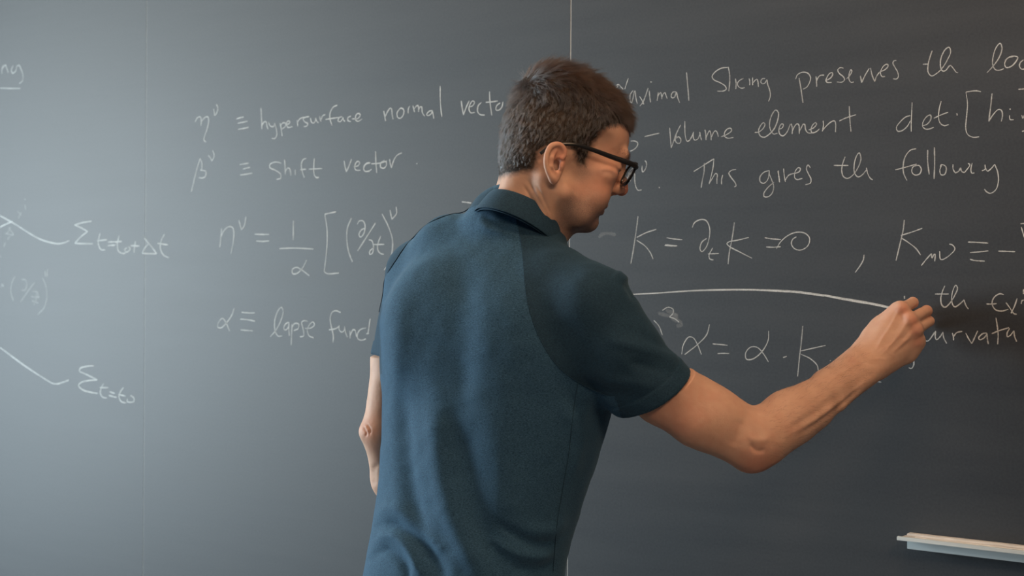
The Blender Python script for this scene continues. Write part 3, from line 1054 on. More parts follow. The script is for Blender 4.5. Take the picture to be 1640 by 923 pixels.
def torso_fn(inset=0.0, dr=0.70):
    zz = np.linspace(tz[0], tz[-1], 60)
    cxs, ws, cys = np.interp(zz, tz, tcx), np.interp(zz, tz, tw), np.interp(zz, tz, tcy)
    ker = np.array([1, 2, 3, 2, 1]) / 9.0

    def sm(a):
        b = np.concatenate([[a[0]] * 2, a, [a[-1]] * 2])
        return np.convolve(b, ker, 'valid')
    cxs, ws, cys = sm(cxs), sm(ws), sm(cys)

    def fn(p):
        z = p[:, 2]
        cx, w, cy = np.interp(z, zz, cxs), np.interp(z, zz, ws), np.interp(z, zz, cys)
        u = (p[:, 0] - cx) * BR[0] + (p[:, 1] - cy) * BR[1]
        v = (p[:, 0] - cx) * BF[0] + (p[:, 1] - cy) * BF[1]
        w = w - inset
        d = w * dr
        q = ((np.abs(u) / w) ** TN + (np.abs(v) / d) ** TN) ** (1 / TN)
        e = (q - 1) * d
        e = np.maximum(e, z - tz[-1] - 0.0)
        e = np.maximum(e, tz[0] - z)
        return e
    return fn


def lerp(a, b, t):
    return a + (b - a) * t


S_R = P(950, 494, 1.985)          # right shoulder
S_L = P(669, 438, 2.215)          # left shoulder
SH = [(P(800, 392, 2.115), 0.053), (P(724, 406, 2.16), 0.0515), (S_L, 0.0455)]
SHR = [(P(836, 404, 2.09), 0.050), (P(898, 460, 2.03), 0.047), (S_R, 0.053)]

TC = (np.array([0, TD, 0]) + c2w([0, 0, 0]) * 0)
body.add(torso_fn(0.022), P(780, 700, 2.12), 0.42, 'u', 0.03)
for ch in (SH, SHR):
    for (a, ra), (b, rb) in zip(ch[:-1], ch[1:]):
        body.cone(a, b, ra - 0.014, rb - 0.014, 0.03)

# ---- right arm (reaching to the board)
E_R = P(1207, 704, 1.985)
W_R = P(1392, 582, 2.115)
M_a = P(1062, 620, 1.972)
body.cone(S_R, M_a, 0.042, 0.0420, 0.02)
body.cone(M_a, P(1140, 668, 1.975), 0.0420, 0.0385, 0.015)
body.cone(P(1140, 668, 1.975), E_R, 0.0385, 0.0370, 0.015)
body.cone(P(1056, 644, 1.970), P(1112, 676, 1.965), 0.030, 0.028, 0.02)
body.cone(P(1112, 680, 1.965), P(1190, 722, 1.975), 0.026, 0.022, 0.02)      # triceps side
body.cone(P(1118, 636, 1.985), P(1172, 664, 1.99), 0.024, 0.018, 0.02)       # biceps side
body.ell(P(1205, 735, 1.985), (0.019, 0.019, 0.017), None, 0.018)            # point of the elbow
FA1, FA2 = P(1262, 668, 2.015), P(1330, 624, 2.065)
body.cone(E_R, FA1, 0.0345, 0.0355, 0.02)
body.cone(P(1228, 700, 1.99), P(1300, 655, 2.03), 0.033, 0.031, 0.02)
body.cone(FA1, FA2, 0.0340, 0.0275, 0.015)
body.cone(FA2, W_R, 0.0270, 0.0205, 0.012)
# wrist: wider than deep
rad, uln = P(1376, 569, 2.128), P(1398, 594, 2.108)
body.cone(P(1324, 617, 2.075), rad, 0.0205, 0.0175, 0.012)
body.cone(P(1322, 646, 2.055), uln, 0.0185, 0.0165, 0.014)
body.ell(P(1393, 597, 2.098), (0.011, 0.010, 0.010), None, 0.010)
# tendons of the forearm
for a, b in (((1285, 692), (1388, 620)), ((1268, 662), (1372, 582))):
    pass
body.chain([P(1290, 688, 2.012), P(1345, 648, 2.045), P(1392, 607, 2.085)], [0.006, 0.0055, 0.004], 0.010)

# ---- right hand: back of the hand to the camera, fingers closed on the chalk
MCP = {'index': P(1444, 496, 2.122), 'middle': P(1457, 513, 2.112), 'ring': P(1466, 529, 2.113), 'little': P(1467, 547, 2.122)}
PIP = {'index': P(1462, 485, 2.155), 'middle': P(1484, 498, 2.150), 'ring': P(1488, 515, 2.152), 'little': P(1473, 546, 2.150)}
DIP = {'index': P(1449, 491, 2.185), 'middle': P(1474, 503, 2.186), 'ring': P(1476, 522, 2.185), 'little': P(1462, 545, 2.176)}
TIP = {'index': P(1434, 495, 2.196), 'middle': P(1456, 508, 2.184), 'ring': P(1458, 527, 2.178), 'little': P(1446, 545, 2.168)}
CARP = {'index': P(1386, 566, 2.128), 'middle': P(1392, 574, 2.120), 'ring': P(1398, 582, 2.116), 'little': P(1403, 589, 2.116)}
RK = {'index': 0.0100, 'middle': 0.0100, 'ring': 0.0095, 'little': 0.0088}
RP = {'index': 0.0083, 'middle': 0.0084, 'ring': 0.0078, 'little': 0.0070}
back = np.array([0, -1.0, 0])
for f in MCP:
    body.cone(CARP[f], MCP[f] + np.array([0, 0.004, 0]), 0.0145, 0.0122, 0.011)
    body.cone(CARP[f] + np.array([0, 0.012, 0]), MCP[f] + np.array([0, 0.014, 0]), 0.0135, 0.0100, 0.012)
# heel of the hand, thumb side and little-finger side
body.cone(P(1408, 588, 2.125), P(1452, 566, 2.135), 0.0165, 0.0135, 0.012)
body.cone(P(1452, 566, 2.135), P(1468, 549, 2.130), 0.0135, 0.0115, 0.010)
body.cone(P(1388, 556, 2.140), P(1408, 524, 2.150), 0.0165, 0.0130, 0.012)
body.cone(P(1408, 524, 2.150), P(1428, 505, 2.150), 0.0130, 0.0100, 0.008)
# first web and thumb, behind the hand
body.cone(P(1396, 538, 2.142), P(1434, 500, 2.140), 0.0125, 0.0100, 0.010)
TH1, TH2, TH3 = P(1404, 532, 2.160), P(1420, 513, 2.180), P(1433, 506, 2.198)
body.cone(TH1, TH2, 0.0120, 0.0098, 0.006)
body.cone(TH2, TH3, 0.0095, 0.0080, 0.004)
for f in MCP:
    body.ell(MCP[f] + np.array([0, -0.003, 0.001]), (RK[f], RK[f] * .9, RK[f]), None, 0.005)
    body.cone(MCP[f], PIP[f], RK[f] * 0.93, RP[f], 0.0028)
    body.cone(PIP[f], DIP[f], RP[f], RP[f] * .88, 0.0020)
    body.cone(DIP[f], TIP[f], RP[f] * .88, RP[f] * .76, 0.0020)
for f, g in (('index', 'middle'), ('middle', 'ring'), ('ring', 'little')):       # hollows between the knuckles
    m = (MCP[f] + MCP[g]) / 2
    cdir = (CARP[f] + CARP[g]) / 2 - m
    pass
# tendons and veins on the back of the hand
for f in ('index', 'middle', 'ring', 'little'):
    pass
vein = [P(1405, 572, 2.1035), P(1418, 556, 2.1015), P(1432, 549, 2.1010), P(1438, 536, 2.1005), P(1450, 527, 2.100)]

# ---- left arm (hanging, the elbow just showing)
E_L = P(613, 692, 2.205)
W_L = P(668, 872, 2.30)
body.cone(S_L, P(640, 572, 2.215), 0.036, 0.0400, 0.02)
body.cone(P(638, 575, 2.215), E_L, 0.0410, 0.0300, 0.015)
body.cone(E_L, P(627, 768, 2.235), 0.0310, 0.0295, 0.015)
body.cone(P(627, 768, 2.235), W_L, 0.0295, 0.0215, 0.015)
body.ell(P(587, 692, 2.198), (0.0090, 0.010, 0.010), None, 0.012)            # elbow bone
# left hand, relaxed, out of sight in front of him
lw = W_L
ldir = (W_L - E_L) / np.linalg.norm(W_L - E_L)
lside = np.cross(ldir, [0, -1, 0.0])
lside /= np.linalg.norm(lside)
lf = np.cross(lside, ldir)
for i, (off, ln, r) in enumerate(((-0.030, 0.070, .0085), (-0.010, 0.080, .0088), (0.010, 0.075, .0083), (0.029, 0.058, .0075))):
    k0 = lw + ldir * 0.090 + lside * off
    body.cone(lw + lside * off * 0.4, k0, 0.0140, 0.0110, 0.010)
    k1 = k0 + ldir * ln * .50 + lf * ln * .16
    k2 = k1 + ldir * ln * .25 + lf * ln * .24
    k3 = k2 + ldir * ln * .06 + lf * ln * .24
    body.chain([k0, k1, k2, k3], [r * 1.1, r, r * .9, r * .8], 0.003)
t1 = lw + ldir * 0.045 - lside * 0.034 + lf * 0.012
t2 = t1 + ldir * 0.032 - lside * 0.012 + lf * 0.012
body.cone(lw - lside * 0.01, t1, 0.015, 0.012, 0.010)
body.chain([t1, t2, t2 + ldir * 0.028 + lf * 0.004], [0.0105, 0.0092, 0.0075], 0.003)


# ---- the cloth's outline is needed first, so that the skin keeps below it
shirt = Shape()
shirt.add(torso_fn(0.0), P(780, 700, 2.12), 0.45, 'u', 0.03)
for ch in (SH, SHR):
    for (a, ra), (b, rb) in zip(ch[:-1], ch[1:]):
        shirt.cone(a, b, ra, rb, 0.028)
shirt.cone(P(814, 364, 2.112), P(848, 384, 2.095), 0.064, 0.053, 0.015)
# shoulder blades and chest
shirt.ell(P(700, 520, 2.085), (0.065, 0.040, 0.085), None, 0.05)
shirt.ell(P(885, 530, 2.02), (0.060, 0.045, 0.080), None, 0.05)
# right sleeve
HEM = P(1060, 627, 1.964)
AX = P(1060 + 59, 627 + 80, 1.972) - HEM
AX[1] = 0.24 * np.linalg.norm(AX)
AX /= np.linalg.norm(AX)
MID = P(998, 560, 1.970)
shirt.cone(S_R, MID, 0.0560, 0.0490, 0.030)
shirt.cone(MID, HEM + AX * 0.03, 0.0490, 0.0530, 0.020)
shirt.cone(P(940, 560, 2.00), P(1010, 622, 1.98), 0.050, 0.040, 0.03)          # cloth under the arm
# left sleeve
HEML = P(640, 570, 2.215)
AXL = np.array([-0.05, 0.0, -1.0])
AXL /= np.linalg.norm(AXL)
shirt.cone(S_L, HEML + AXL * 0.03, 0.0430, 0.0480, 0.025)




ts = time.time()
bv, bf_ = body.mesh(BODY_H, (-0.32, 1.75, -0.36), (0.70, 2.48, 0.40))
bv = relax(bv, bf_, 2)
_e = np.sort(np.concatenate([bf_[:, [0, 1]], bf_[:, [1, 2]], bf_[:, [2, 3]], bf_[:, [3, 0]]]), 1)
_u, _c = np.unique(_e[:, 0].astype(np.int64) * 10**7 + _e[:, 1], return_counts=True)
0 and print('open edges', (_c == 1).sum(), [to_px(bv[[int(x // 10**7)]])[0].round() for x in _u[_c == 1][:6]])
print('body', len(bv), round(time.time() - ts, 1))

SURF = [  # relief of the skin: polyline in the photograph, half-width (px), height (m)
    ([(846, 290), (858, 312), (872, 338), (884, 360)], 2.6, -0.0016), ([(858, 296), (870, 318), (882, 344)], 2.4, -0.0012),
    ([(838, 296), (850, 318), (862, 340)], 2.6, -0.0010), ([(852, 300), (865, 325), (878, 350)], 3.0, 0.0012),
    # tendons and veins of the hand
    ([(1441, 493), (1428, 520), (1412, 545), (1402, 562)], 3.0, 0.00099), ([(1457, 511), (1440, 536), (1420, 560), (1408, 572)], 2.8, 0.00093),
    ([(1466, 528), (1448, 548), (1428, 566)], 2.6, 0.00074), ([(1449, 506), (1440, 520), (1430, 534)], 5.0, -0.00136), ([(1461, 524), (1452, 536), (1440, 548)], 4.5, -0.00124),
    ([(1466, 541), (1452, 552), (1440, 562)], 4.0, -0.00074), ([(1404, 568), (1418, 556), (1428, 551), (1436, 540), (1437, 530)], 1.7, 0.00056),
    ([(1436, 540), (1446, 546), (1458, 543)], 1.6, 0.00043), ([(1418, 556), (1424, 566), (1436, 572)], 1.6, 0.00037),
    ([(1382, 572), (1393, 576), (1408, 575), (1420, 576)], 2.2, 0.00081), ([(1380, 578), (1395, 583), (1408, 584)], 2.4, -0.00062),
    ([(1459, 497), (1464, 493), (1469, 489)], 1.2, -0.00062), ([(1474, 513), (1482, 508), (1490, 502)], 1.2, -0.00050),
    # forearm tendons, elbow
    ([(1275, 700), (1310, 676), (1350, 645), (1385, 612)], 5.0, -0.0022), ([(1285, 688), (1325, 660), (1365, 628), (1395, 604)], 4.5, 0.0020),
    ([(1262, 690), (1300, 664), (1345, 632)], 6.0, -0.0014), ([(1330, 608), (1360, 590), (1380, 578)], 4.0, 0.0010),
    ([(1200, 712), (1212, 722), (1226, 722)], 4.5, -0.0018), ([(1196, 700), (1215, 706), (1235, 702)], 6.0, 0.0016),
    ([(1190, 672), (1180, 700), (1172, 716)], 10, -0.0014),
    ([(582, 684), (587, 693), (586, 700)], 1.8, -0.0014), ([(588, 680), (593, 689), (592, 697)], 1.8, -0.0012), ([(585, 682), (590, 692)], 2.2, 0.0012),
    ([(604, 742), (598, 756), (600, 780)], 5, -0.0015),
]


def surf_disp(p, n, table):
    q = to_px(p)
    out = np.zeros(len(p))
    face = np.clip(-n[:, 1] * 2.2, 0, 1)
    for pl, wd, am in table:
        pl = np.array(pl, float)
        lo, hi = pl.min(0) - 3 * wd, pl.max(0) + 3 * wd
        b = (q[:, 0] > lo[0]) & (q[:, 0] < hi[0]) & (q[:, 1] > lo[1]) & (q[:, 1] < hi[1])
        if b.any():
            c = catmull(pl, 3)
            d = seg_dist(q[b], c)
            L = np.linalg.norm(pl[-1] - pl[0])
            t = np.clip(((q[b] - pl[0]) @ (pl[-1] - pl[0])) / (L * L), 0, 1)
            out[b] += am * np.exp(-(d / wd) ** 2) * np.clip(np.minimum(t, 1 - t) * 5 + .15, 0, 1)
    return out * face


bn0 = vnormals(bv, bf_)
_sr, _sl = (bv - HEM) @ AX, (bv - HEML) @ AXL
_qx = to_px(bv)
_cov = np.where(bv[:, 0] > P(975, 500, 2)[0], np.clip(-(_sr - .004) / .010, 0, 1), 1.0)
_cov = np.where((seg_dist(bv, [S_L, E_L, W_L]) < .055) & (_sl > -.10), np.clip(-(_sl - .004) / .010, 0, 1), _cov)
_cov = _cov * np.clip((P(0, 345, 2.1)[2] - bv[:, 2]) / .02, 0, 1)
_cov[(np.linalg.norm(h_local(bv), axis=1) < .125)] = 0
_ids = np.where(_cov > 0)[0]
for _ in range(3):
    _d = shirt.eval(bv[_ids].astype(np.float32)) + 0.0085
    bv[_ids] -= bn0[_ids] * (np.clip(_d, 0, .02) * _cov[_ids] * .7)[:, None]
bv = bv + bn0 * (surf_disp(bv, bn0, SURF) + 0.00025 * vnoise(bv, 70, 21) + 0.00012 * vnoise(bv, 180, 22))[:, None]

# ---- skin colour by place (ruddier nose, ears, knuckles, elbow; greyer shaven jaw)
hl = h_local(bv)
px = to_px(bv)


def blob(c, r):
    return np.exp(-((bv - np.asarray(c)) ** 2).sum(1) / (r * r))


red = 0.9 * blob(h(0, .112, .002), .016) + 0.35 * blob(h(-.045, .07, -.005), .03) + 0.35 * blob(h(.045, .07, -.005), .03)
red += 0.55 * (np.exp(-((hl[:, 0] ** 2) ** .5 - .082) ** 2 / .008 ** 2) * np.exp(-((hl[:, 1] + .01) ** 2) / .02 ** 2 - (hl[:, 2]) ** 2 / .035 ** 2))
for f in MCP:
    red += 0.5 * blob(MCP[f] + np.array([0, -.01, 0]), .010) + 0.35 * blob(PIP[f], .010)
red += 0.65 * blob(P(1208, 742, 1.97), .034) + 0.4 * blob(P(588, 690, 2.19), .018) + 0.35 * blob(P(1062, 680, 1.93), .06)
red += 0.12 * vnoise(bv, 45, 1) + 0.08 * vnoise(bv, 140, 2)
red += 0.16 * np.clip((hl[:, 1] - .01) / .03, 0, 1) * (np.linalg.norm(hl, axis=1) < .15) * (hl[:, 2] > -.09)
lipm = np.exp(-((hl[:, 1] - .090) / .008) ** 2 - ((hl[:, 2] + .0385) / .0075) ** 2 - (hl[:, 0] / .021) ** 2)
beard = np.clip((-hl[:, 2] - .018) / .03, 0, 1) * np.clip((hl[:, 1] - .005) / .02, 0, 1) * np.clip((hl[:, 2] + .105) / .02, 0, 1)
beard = np.maximum(beard, np.exp(-((hl[:, 1] - .030) / .014) ** 2 - ((hl[:, 2] - .000) / .022) ** 2) * .8)
beard *= (np.linalg.norm(hl, axis=1) < .14)
tone = np.clip(red, -.3, 1.2)

# ---- hair region on the scalp (side view polygon, in head coordinates)


def side_loc(qx, qy, near=0.068):
    """head (y, z) of a point seen on the near side of the head"""
    d = 2.10 - near * math.sin(HYAW) * 1.0
    p = P(qx, qy, d)
    q = h_local(p)
    return q[1], q[2]


hairline = [(1060, 215), (1017, 203), (1000, 199), (984, 203), (972, 212), (962, 224), (955, 240), (948, 258), (945, 268), (926, 266), (921, 254),
            (917, 243), (906, 238), (890, 236), (875, 242), (866, 246), (864, 264), (860, 276), (838, 279), (806, 284), (740, 292)]
hp = np.array([side_loc(x, y, 0.065) for x, y in hairline])
hp[0] = (0.20, hp[2][1] - .004)
hp = np.concatenate([hp, [(-.25, hp[-1][1]), (-.25, .35), (.2, .35)]])


def in_poly(q, poly):
    inside = np.zeros(len(q), bool)
    n = len(poly)
    for i in range(n):
        a, b = poly[i], poly[(i + 1) % n]
        c = ((a[1] > q[:, 1]) != (b[1] > q[:, 1]))
        x = (b[0] - a[0]) * (q[:, 1] - a[1]) / (b[1] - a[1] + 1e-12) + a[0]
        inside ^= c & (q[:, 0] < x)
    return inside


def hair_depth(l):
    """signed distance inside the hairline (metres, positive inside) for head-local points"""
    q = l[:, 1:3].copy()
    # across the forehead the line is read on the side: bend it back towards the middle
    ins = in_poly(q, hp)
    d = seg_dist(q, hp[:-2])
    return np.where(ins, d, -d)


onhead = (hl[:, 2] > -.07) & (np.abs(hl[:, 0]) < .11) & (np.linalg.norm(hl - np.array([0, 0, .04]), axis=1) < .16)
ear = (np.abs(hl[:, 0]) > .0795) & (np.abs(hl[:, 2]) < .05) & (hl[:, 1] < .02)
hd = np.where(onhead & ~ear, hair_depth(hl) + 0.0020 * vnoise(bv, 160, 5) + .0015 * vnoise(bv, 400, 6), -1)
scalp = np.clip(hd / .010 + .25, 0, 1) ** 1.2

M_skin = mat('skin', (0.6, 0.36, 0.26), 0.58, 0, 0.3)
m = M_skin


def attr(m, n):
    a = nd(m, 'ShaderNodeAttribute', attribute_name=n)
    return a.outputs['Fac']


def mixc(m, fac, a, b):
    n = nd(m, 'ShaderNodeMix', data_type='RGBA')
    for s_, v in ((0, fac), (6, a), (7, b)):
        if isinstance(v, tuple):
            n.inputs[s_].default_value = (*v, 1) if len(v) == 3 else v
        elif isinstance(v, (int, float)):
            n.inputs[s_].default_value = v
        else:
            lk(m, v, n.inputs[s_])
    return n.outputs[2]


tc = nd(m, 'ShaderNodeTexCoord')
nz = nd(m, 'ShaderNodeTexNoise')
nz.inputs['Scale'].default_value = 55
nz.inputs['Detail'].default_value = 5
lk(m, tc.outputs['Object'], nz.inputs['Vector'])
c = mixc(m, nz.outputs[0], (0.52, 0.305, 0.215), (0.68, 0.44, 0.325))
c = mixc(m, attr(m, 'tone'), c, (0.56, 0.20, 0.135))
c = mixc(m, attr(m, 'lip'), c, (0.44, 0.13, 0.11))
sp = nd(m, 'ShaderNodeTexNoise')
sp.inputs['Scale'].default_value = 900
lk(m, tc.outputs['Object'], sp.inputs['Vector'])
mm = nd(m, 'ShaderNodeMath', operation='MULTIPLY')
lk(m, attr(m, 'beard'), mm.inputs[0])
lk(m, sp.outputs[0], mm.inputs[1])
c = mixc(m, mm.outputs[0], c, (0.17, 0.13, 0.12))
c = mixc(m, attr(m, 'scalp'), c, (0.06, 0.042, 0.034))
lk(m, c, bsdf(m).inputs['Base Color'])
bsdf(m).inputs['Subsurface Weight'].default_value = 0.12
bsdf(m).inputs['Subsurface Radius'].default_value = (0.009, 0.004, 0.002)
bsdf(m).inputs['Subsurface Scale'].default_value = 1.0
bp = nd(m, 'ShaderNodeBump')
bp.inputs['Strength'].default_value = 0.35
bp.inputs['Distance'].default_value = 0.0006
n3 = nd(m, 'ShaderNodeTexNoise')
n3.inputs['Scale'].default_value = 420
n3.inputs['Detail'].default_value = 4
lk(m, tc.outputs['Object'], n3.inputs['Vector'])
lk(m, n3.outputs[0], bp.inputs['Height'])
lk(m, bp.outputs[0], bsdf(m).inputs['Normal'])

# the man's origin: on the floor under him
W_O = c2w(np.array([P(745, 900, 2.12)[0], 2.13, 0]))
PO = Vector((W_O[0], W_O[1], 0))
man = empty('person', PO, 'man in a dark blue polo shirt and black glasses writing on the chalkboard', 'person')
PO3 = np.array(PO)


def put(name, V, F, mt, parent=man, smooth=True):
    return mesh_obj(name, c2w(V) - PO3, F, mt, parent, smooth)


skin = put('body', bv, bf_, M_skin)
set_float(skin, 'tone', tone)
set_float(skin, 'lip', lipm)
set_float(skin, 'beard', np.clip(beard, 0, 1) * 1.15)
set_float(skin, 'scalp', scalp)

# ---- eyes
M_eye = mat('eye', (0.8, 0.78, 0.75), 0.15)
M_iris = mat('iris', (0.09, 0.06, 0.04), 0.1)
for sgn in (1, -1):
    bm = bmesh.new()
    bmesh.ops.create_uvsphere(bm, u_segments=24, v_segments=16, radius=0.0125)
    c0 = h(sgn * 0.031, 0.0775, 0.020)
    vv = np.array([v.co[:] for v in bm.verts])       # pole along z -> local front
    fv = [[v.index for v in f.verts] for f in bm.faces]
    bm.free()
    q = np.stack([vv[:, 0], vv[:, 2], vv[:, 1]], 1)
    q[:, 1] += np.clip(q[:, 1] - .0112, 0, 1) * .6
    eye = mesh_obj('eye', c2w(c0 + q @ HM.T) - PO3, [tuple(f[::-1]) for f in fv], M_eye, man, True)
    eye.data.materials.append(M_iris)
    for i, f in enumerate(fv):
        if q[list(f), 1].mean() > .0110:
            eye.data.polygons[i].material_index = 1

# ---- hair: a clumped cap over the scalp, with fine strands growing from it
bn = vnormals(bv, bf_)
sel = (hd > -.0005)
keep = sel[bf_].all(1)
cv, cf, cu = sub_mesh(bv, bf_, keep)
cl, cn, cdp = hl[cu], bn[cu], hd[cu]
topness = np.clip((cl[:, 2] - .065) / .05, 0, 1)
frontness = np.clip((cl[:, 1] - .03) / .06, 0, 1)
thick = (0.0030 + 0.0100 * topness)
thick *= 0.02 + 0.98 * np.clip((cdp - .003) / .026, 0, 1)
thick *= 1 + 0.25 * vnoise(cv, 90, 3)
thick -= 0.0006
cap = cv + cn * thick[:, None]
M_cap = mat('hair_mass', (0.035, 0.024, 0.018), 0.75, 0, 0.2)
noise_color(M_cap, (0.020, 0.015, 0.012), (0.06, 0.045, 0.036), 300, bump=0.8, bscale=500, bdist=0.002)
hair = put('hair', cap, cf, M_cap)

NS = N_STRANDS
area_f = np.linalg.norm(np.cross(cap[cf[:, 2]] - cap[cf[:, 0]], cap[cf[:, 3]] - cap[cf[:, 1]]), axis=1)
area_f = area_f * (0.10 + np.clip(cdp[cf].mean(1) / .014, 0, 1))
pick = rng.choice(len(cf), NS, p=area_f / area_f.sum())
wq = rng.random((NS, 4)) + .05
wq /= wq.sum(1)[:, None]
gi = cf[pick]
root = (cap[gi] * wq[..., None]).sum(1)
rn = (cn[gi] * wq[..., None]).sum(1)
rn /= np.linalg.norm(rn, axis=1)[:, None]
rl = (cl[gi] * wq[..., None]).sum(1)
rd = (cdp[gi] * wq).sum(1)
rt = (topness[gi] * wq).sum(1)
rf = (frontness[gi] * wq).sum(1)
root = root - rn * 0.001
# combing direction in head coordinates: forward on top, down at the sides and back, out from the crown
crown = np.array([0.0, -0.045, 0.125])
dl = rl - crown
side = np.sign(rl[:, 0]) * np.clip(np.abs(rl[:, 0]) / .06, 0, 1)
flow = np.stack([0.55 * side * rt + dl[:, 0] * 3, 0.9 * rt + 0.25 * rf - 0.25 * (1 - rt) * np.clip(-rl[:, 1] / .06 + .3, 0, 1), -1.0 * (1 - rt) - .15 * rf], 1)
flow[:, 0] += 0.35 * vnoise(root, 60, 7)
flow[:, 1] += 0.35 * vnoise(root, 60, 8)
flow[:, 2] += 0.25 * vnoise(root, 60, 9)
fl = flow @ HM.T
fl = fl - rn * (fl * rn).sum(1)[:, None]
fl /= np.linalg.norm(fl, axis=1)[:, None] + 1e-9
ln = (0.0095 + 0.012 * rt) * np.clip(.45 + (rl[:, 2] + .025) / .06, .45, 1) * (0.7 + 0.6 * rng.random(NS)) * np.clip(rd / .02 + .28, 0.28, 1)
lift = (0.30 + 0.15 * rng.random(NS))
jit = rng.standard_normal((NS, 3)) * 0.13 + np.stack([vnoise(root, 220, s_) for s_ in (11, 12, 13)], 1) * .30
npt = 4
# strands lean together into tufts
NT = 5200
tufts = rng.choice(NS, NT, replace=False)
tr_, near_t = root[tufts], np.zeros(NS, int)
for s0 in range(0, NS, 4000):
    dd = ((root[s0:s0 + 4000, None, :].astype(np.float32) - tr_[None].astype(np.float32)) ** 2).sum(2)
    near_t[s0:s0 + 4000] = dd.argmin(1)
tuft_rand = rng.standard_normal((NT, 3)) * 0.24
jit = jit * .6 + tuft_rand[near_t]
gather = (tr_[near_t] - root)
pts = np.zeros((NS, npt, 3))
d0 = fl + rn * lift[:, None] + jit
d0 /= np.linalg.norm(d0, axis=1)[:, None]
pts[:, 0] = root
for k in range(1, npt):
    d1 = d0 - rn * (0.26 * k * lift)[:, None]
    d1 /= np.linalg.norm(d1, axis=1)[:, None]
    pts[:, k] = pts[:, k - 1] + d1 * (ln / (npt - 1))[:, None]
for k in range(1, npt):
    pts[:, k] += gather * (0.45 * (k / (npt - 1)) ** 1.3)
grey = np.clip(1.05 - rt * 1.0 - rf * .45 + 0.18 * vnoise(root, 35, 14), 0, 1)
hc_ = bpy.data.hair_curves.new('hair_strands')
hc_.add_curves([npt] * NS)
hc_.position_data.foreach_set('vector', (c2w(pts.reshape(-1, 3)) - PO3).astype(np.float32).ravel())
ra = hc_.attributes.get('radius') or hc_.attributes.new('radius', 'FLOAT', 'POINT')
ra.data.foreach_set('value', np.tile(np.array([.00011, .00010, .00008, .00004], np.float32), NS))
ga = hc_.attributes.new('grey', 'FLOAT', 'CURVE')
tg = rng.random(NT)[near_t]
ga.data.foreach_set('value', np.clip(grey * (1.5 * tg + .5 * rng.random(NS)), 0, 1).astype(np.float32))
va = hc_.attributes.new('vary', 'FLOAT', 'CURVE')
va.data.foreach_set('value', (rng.random(NT)[near_t] * .6 + .4 * rng.random(NS)).astype(np.float32))
M_hair = bpy.data.materials.new('hair_fibre')
M_hair.use_nodes = True
m = M_hair
m.node_tree.nodes.remove(bsdf(m))
hb = nd(m, 'ShaderNodeBsdfHairPrincipled')
hb.parametrization = 'COLOR'
hb.inputs['Roughness'].default_value = 0.35
c = mixc(m, attr(m, 'vary'), (0.004, 0.0022, 0.0015), (0.038, 0.015, 0.007))
c = mixc(m, attr(m, 'grey'), c, (0.045, 0.050, 0.058))
lk(m, c, hb.inputs['Color'])
lk(m, hb.outputs[0], m.node_tree.nodes['Material Output'].inputs[0])
hc_.materials.append(M_hair)
ho = bpy.data.objects.new('hair_strands', hc_)
C.objects.link(ho)
ho.parent = hair

# eyebrow and sideburn are short strands as well
def strand_patch(name, roots, dirs, lens, rad, mt, parent):
    n = len(roots)
    hc2 = bpy.data.hair_curves.new(name)
    hc2.add_curves([3] * n)
    pp = np.stack([roots, roots + dirs * lens[:, None] * .5, roots + dirs * lens[:, None]], 1)
    hc2.position_data.foreach_set('vector', (c2w(pp.reshape(-1, 3)) - PO3).astype(np.float32).ravel())
    r2 = hc2.attributes.get('radius') or hc2.attributes.new('radius', 'FLOAT', 'POINT')
    r2.data.foreach_set('value', np.tile(np.array([rad, rad * .8, rad * .4], np.float32), n))
    for nm in ('grey', 'vary'):
        a2 = hc2.attributes.new(nm, 'FLOAT', 'CURVE')
        a2.data.foreach_set('value', (rng.random(n) * .6).astype(np.float32))
    hc2.materials.append(mt)
    o = bpy.data.objects.new(name, hc2)
    C.objects.link(o)
    o.parent = parent
    return o


for sgn in (1, -1):
    on = (np.abs(hl[:, 0] * sgn - .030) < .019) & (np.abs(hl[:, 2] - .0455 + (hl[:, 0] * sgn - .030) ** 2 * 8) < .0045) & (hl[:, 1] > .07)
    ids = np.where(on)[0]
    if len(ids):
        ids = rng.choice(ids, 260)
        dr_ = (np.array([sgn * .9, -.1, .25]) @ HM.T) + bn[ids] * .12 + rng.standard_normal((260, 3)) * .10
        strand_patch('eyebrow', bv[ids], dr_, 0.005 + .002 * rng.random(260), .00007, M_hair, man)
# fine hair of the forearm
fa = np.where((bv[:, 0] > P(1215, 700, 2)[0]) & (bv[:, 0] < P(1385, 700, 2.1)[0]))[0]
ids = rng.choice(fa, 1500)
ax_ = (W_R - E_R) / np.linalg.norm(W_R - E_R)
dr_ = ax_ * .8 + bn[ids] * .42 + np.array([0, 0, -.35]) + rng.standard_normal((1500, 3)) * .22
dr_ /= np.linalg.norm(dr_, axis=1)[:, None]
strand_patch('arm_hair', bv[ids], dr_, 0.006 + .006 * rng.random(1500), .00005, M_hair, man)

# ---- glasses
M_fr = mat('black_acetate', (0.010, 0.010, 0.011), 0.28, 0, 0.5)
M_lens = bpy.data.materials.new('spectacle_lens')
M_lens.use_nodes = True
bsdf(M_lens).inputs['Base Color'].default_value = (0.95, 0.97, 0.96, 1)
bsdf(M_lens).inputs['Roughness'].default_value = 0.02
bsdf(M_lens).inputs['Transmission Weight'].default_value = 1.0
bsdf(M_lens).inputs['IOR'].default_value = 1.05
gl = bpy.data.objects.new('glasses', None)
C.objects.link(gl)
gl.parent = man
gl['label'] = 'black rimmed glasses with thick temples'
PANTO = math.radians(9)
LZ, LY = 0.0195, 0.1035


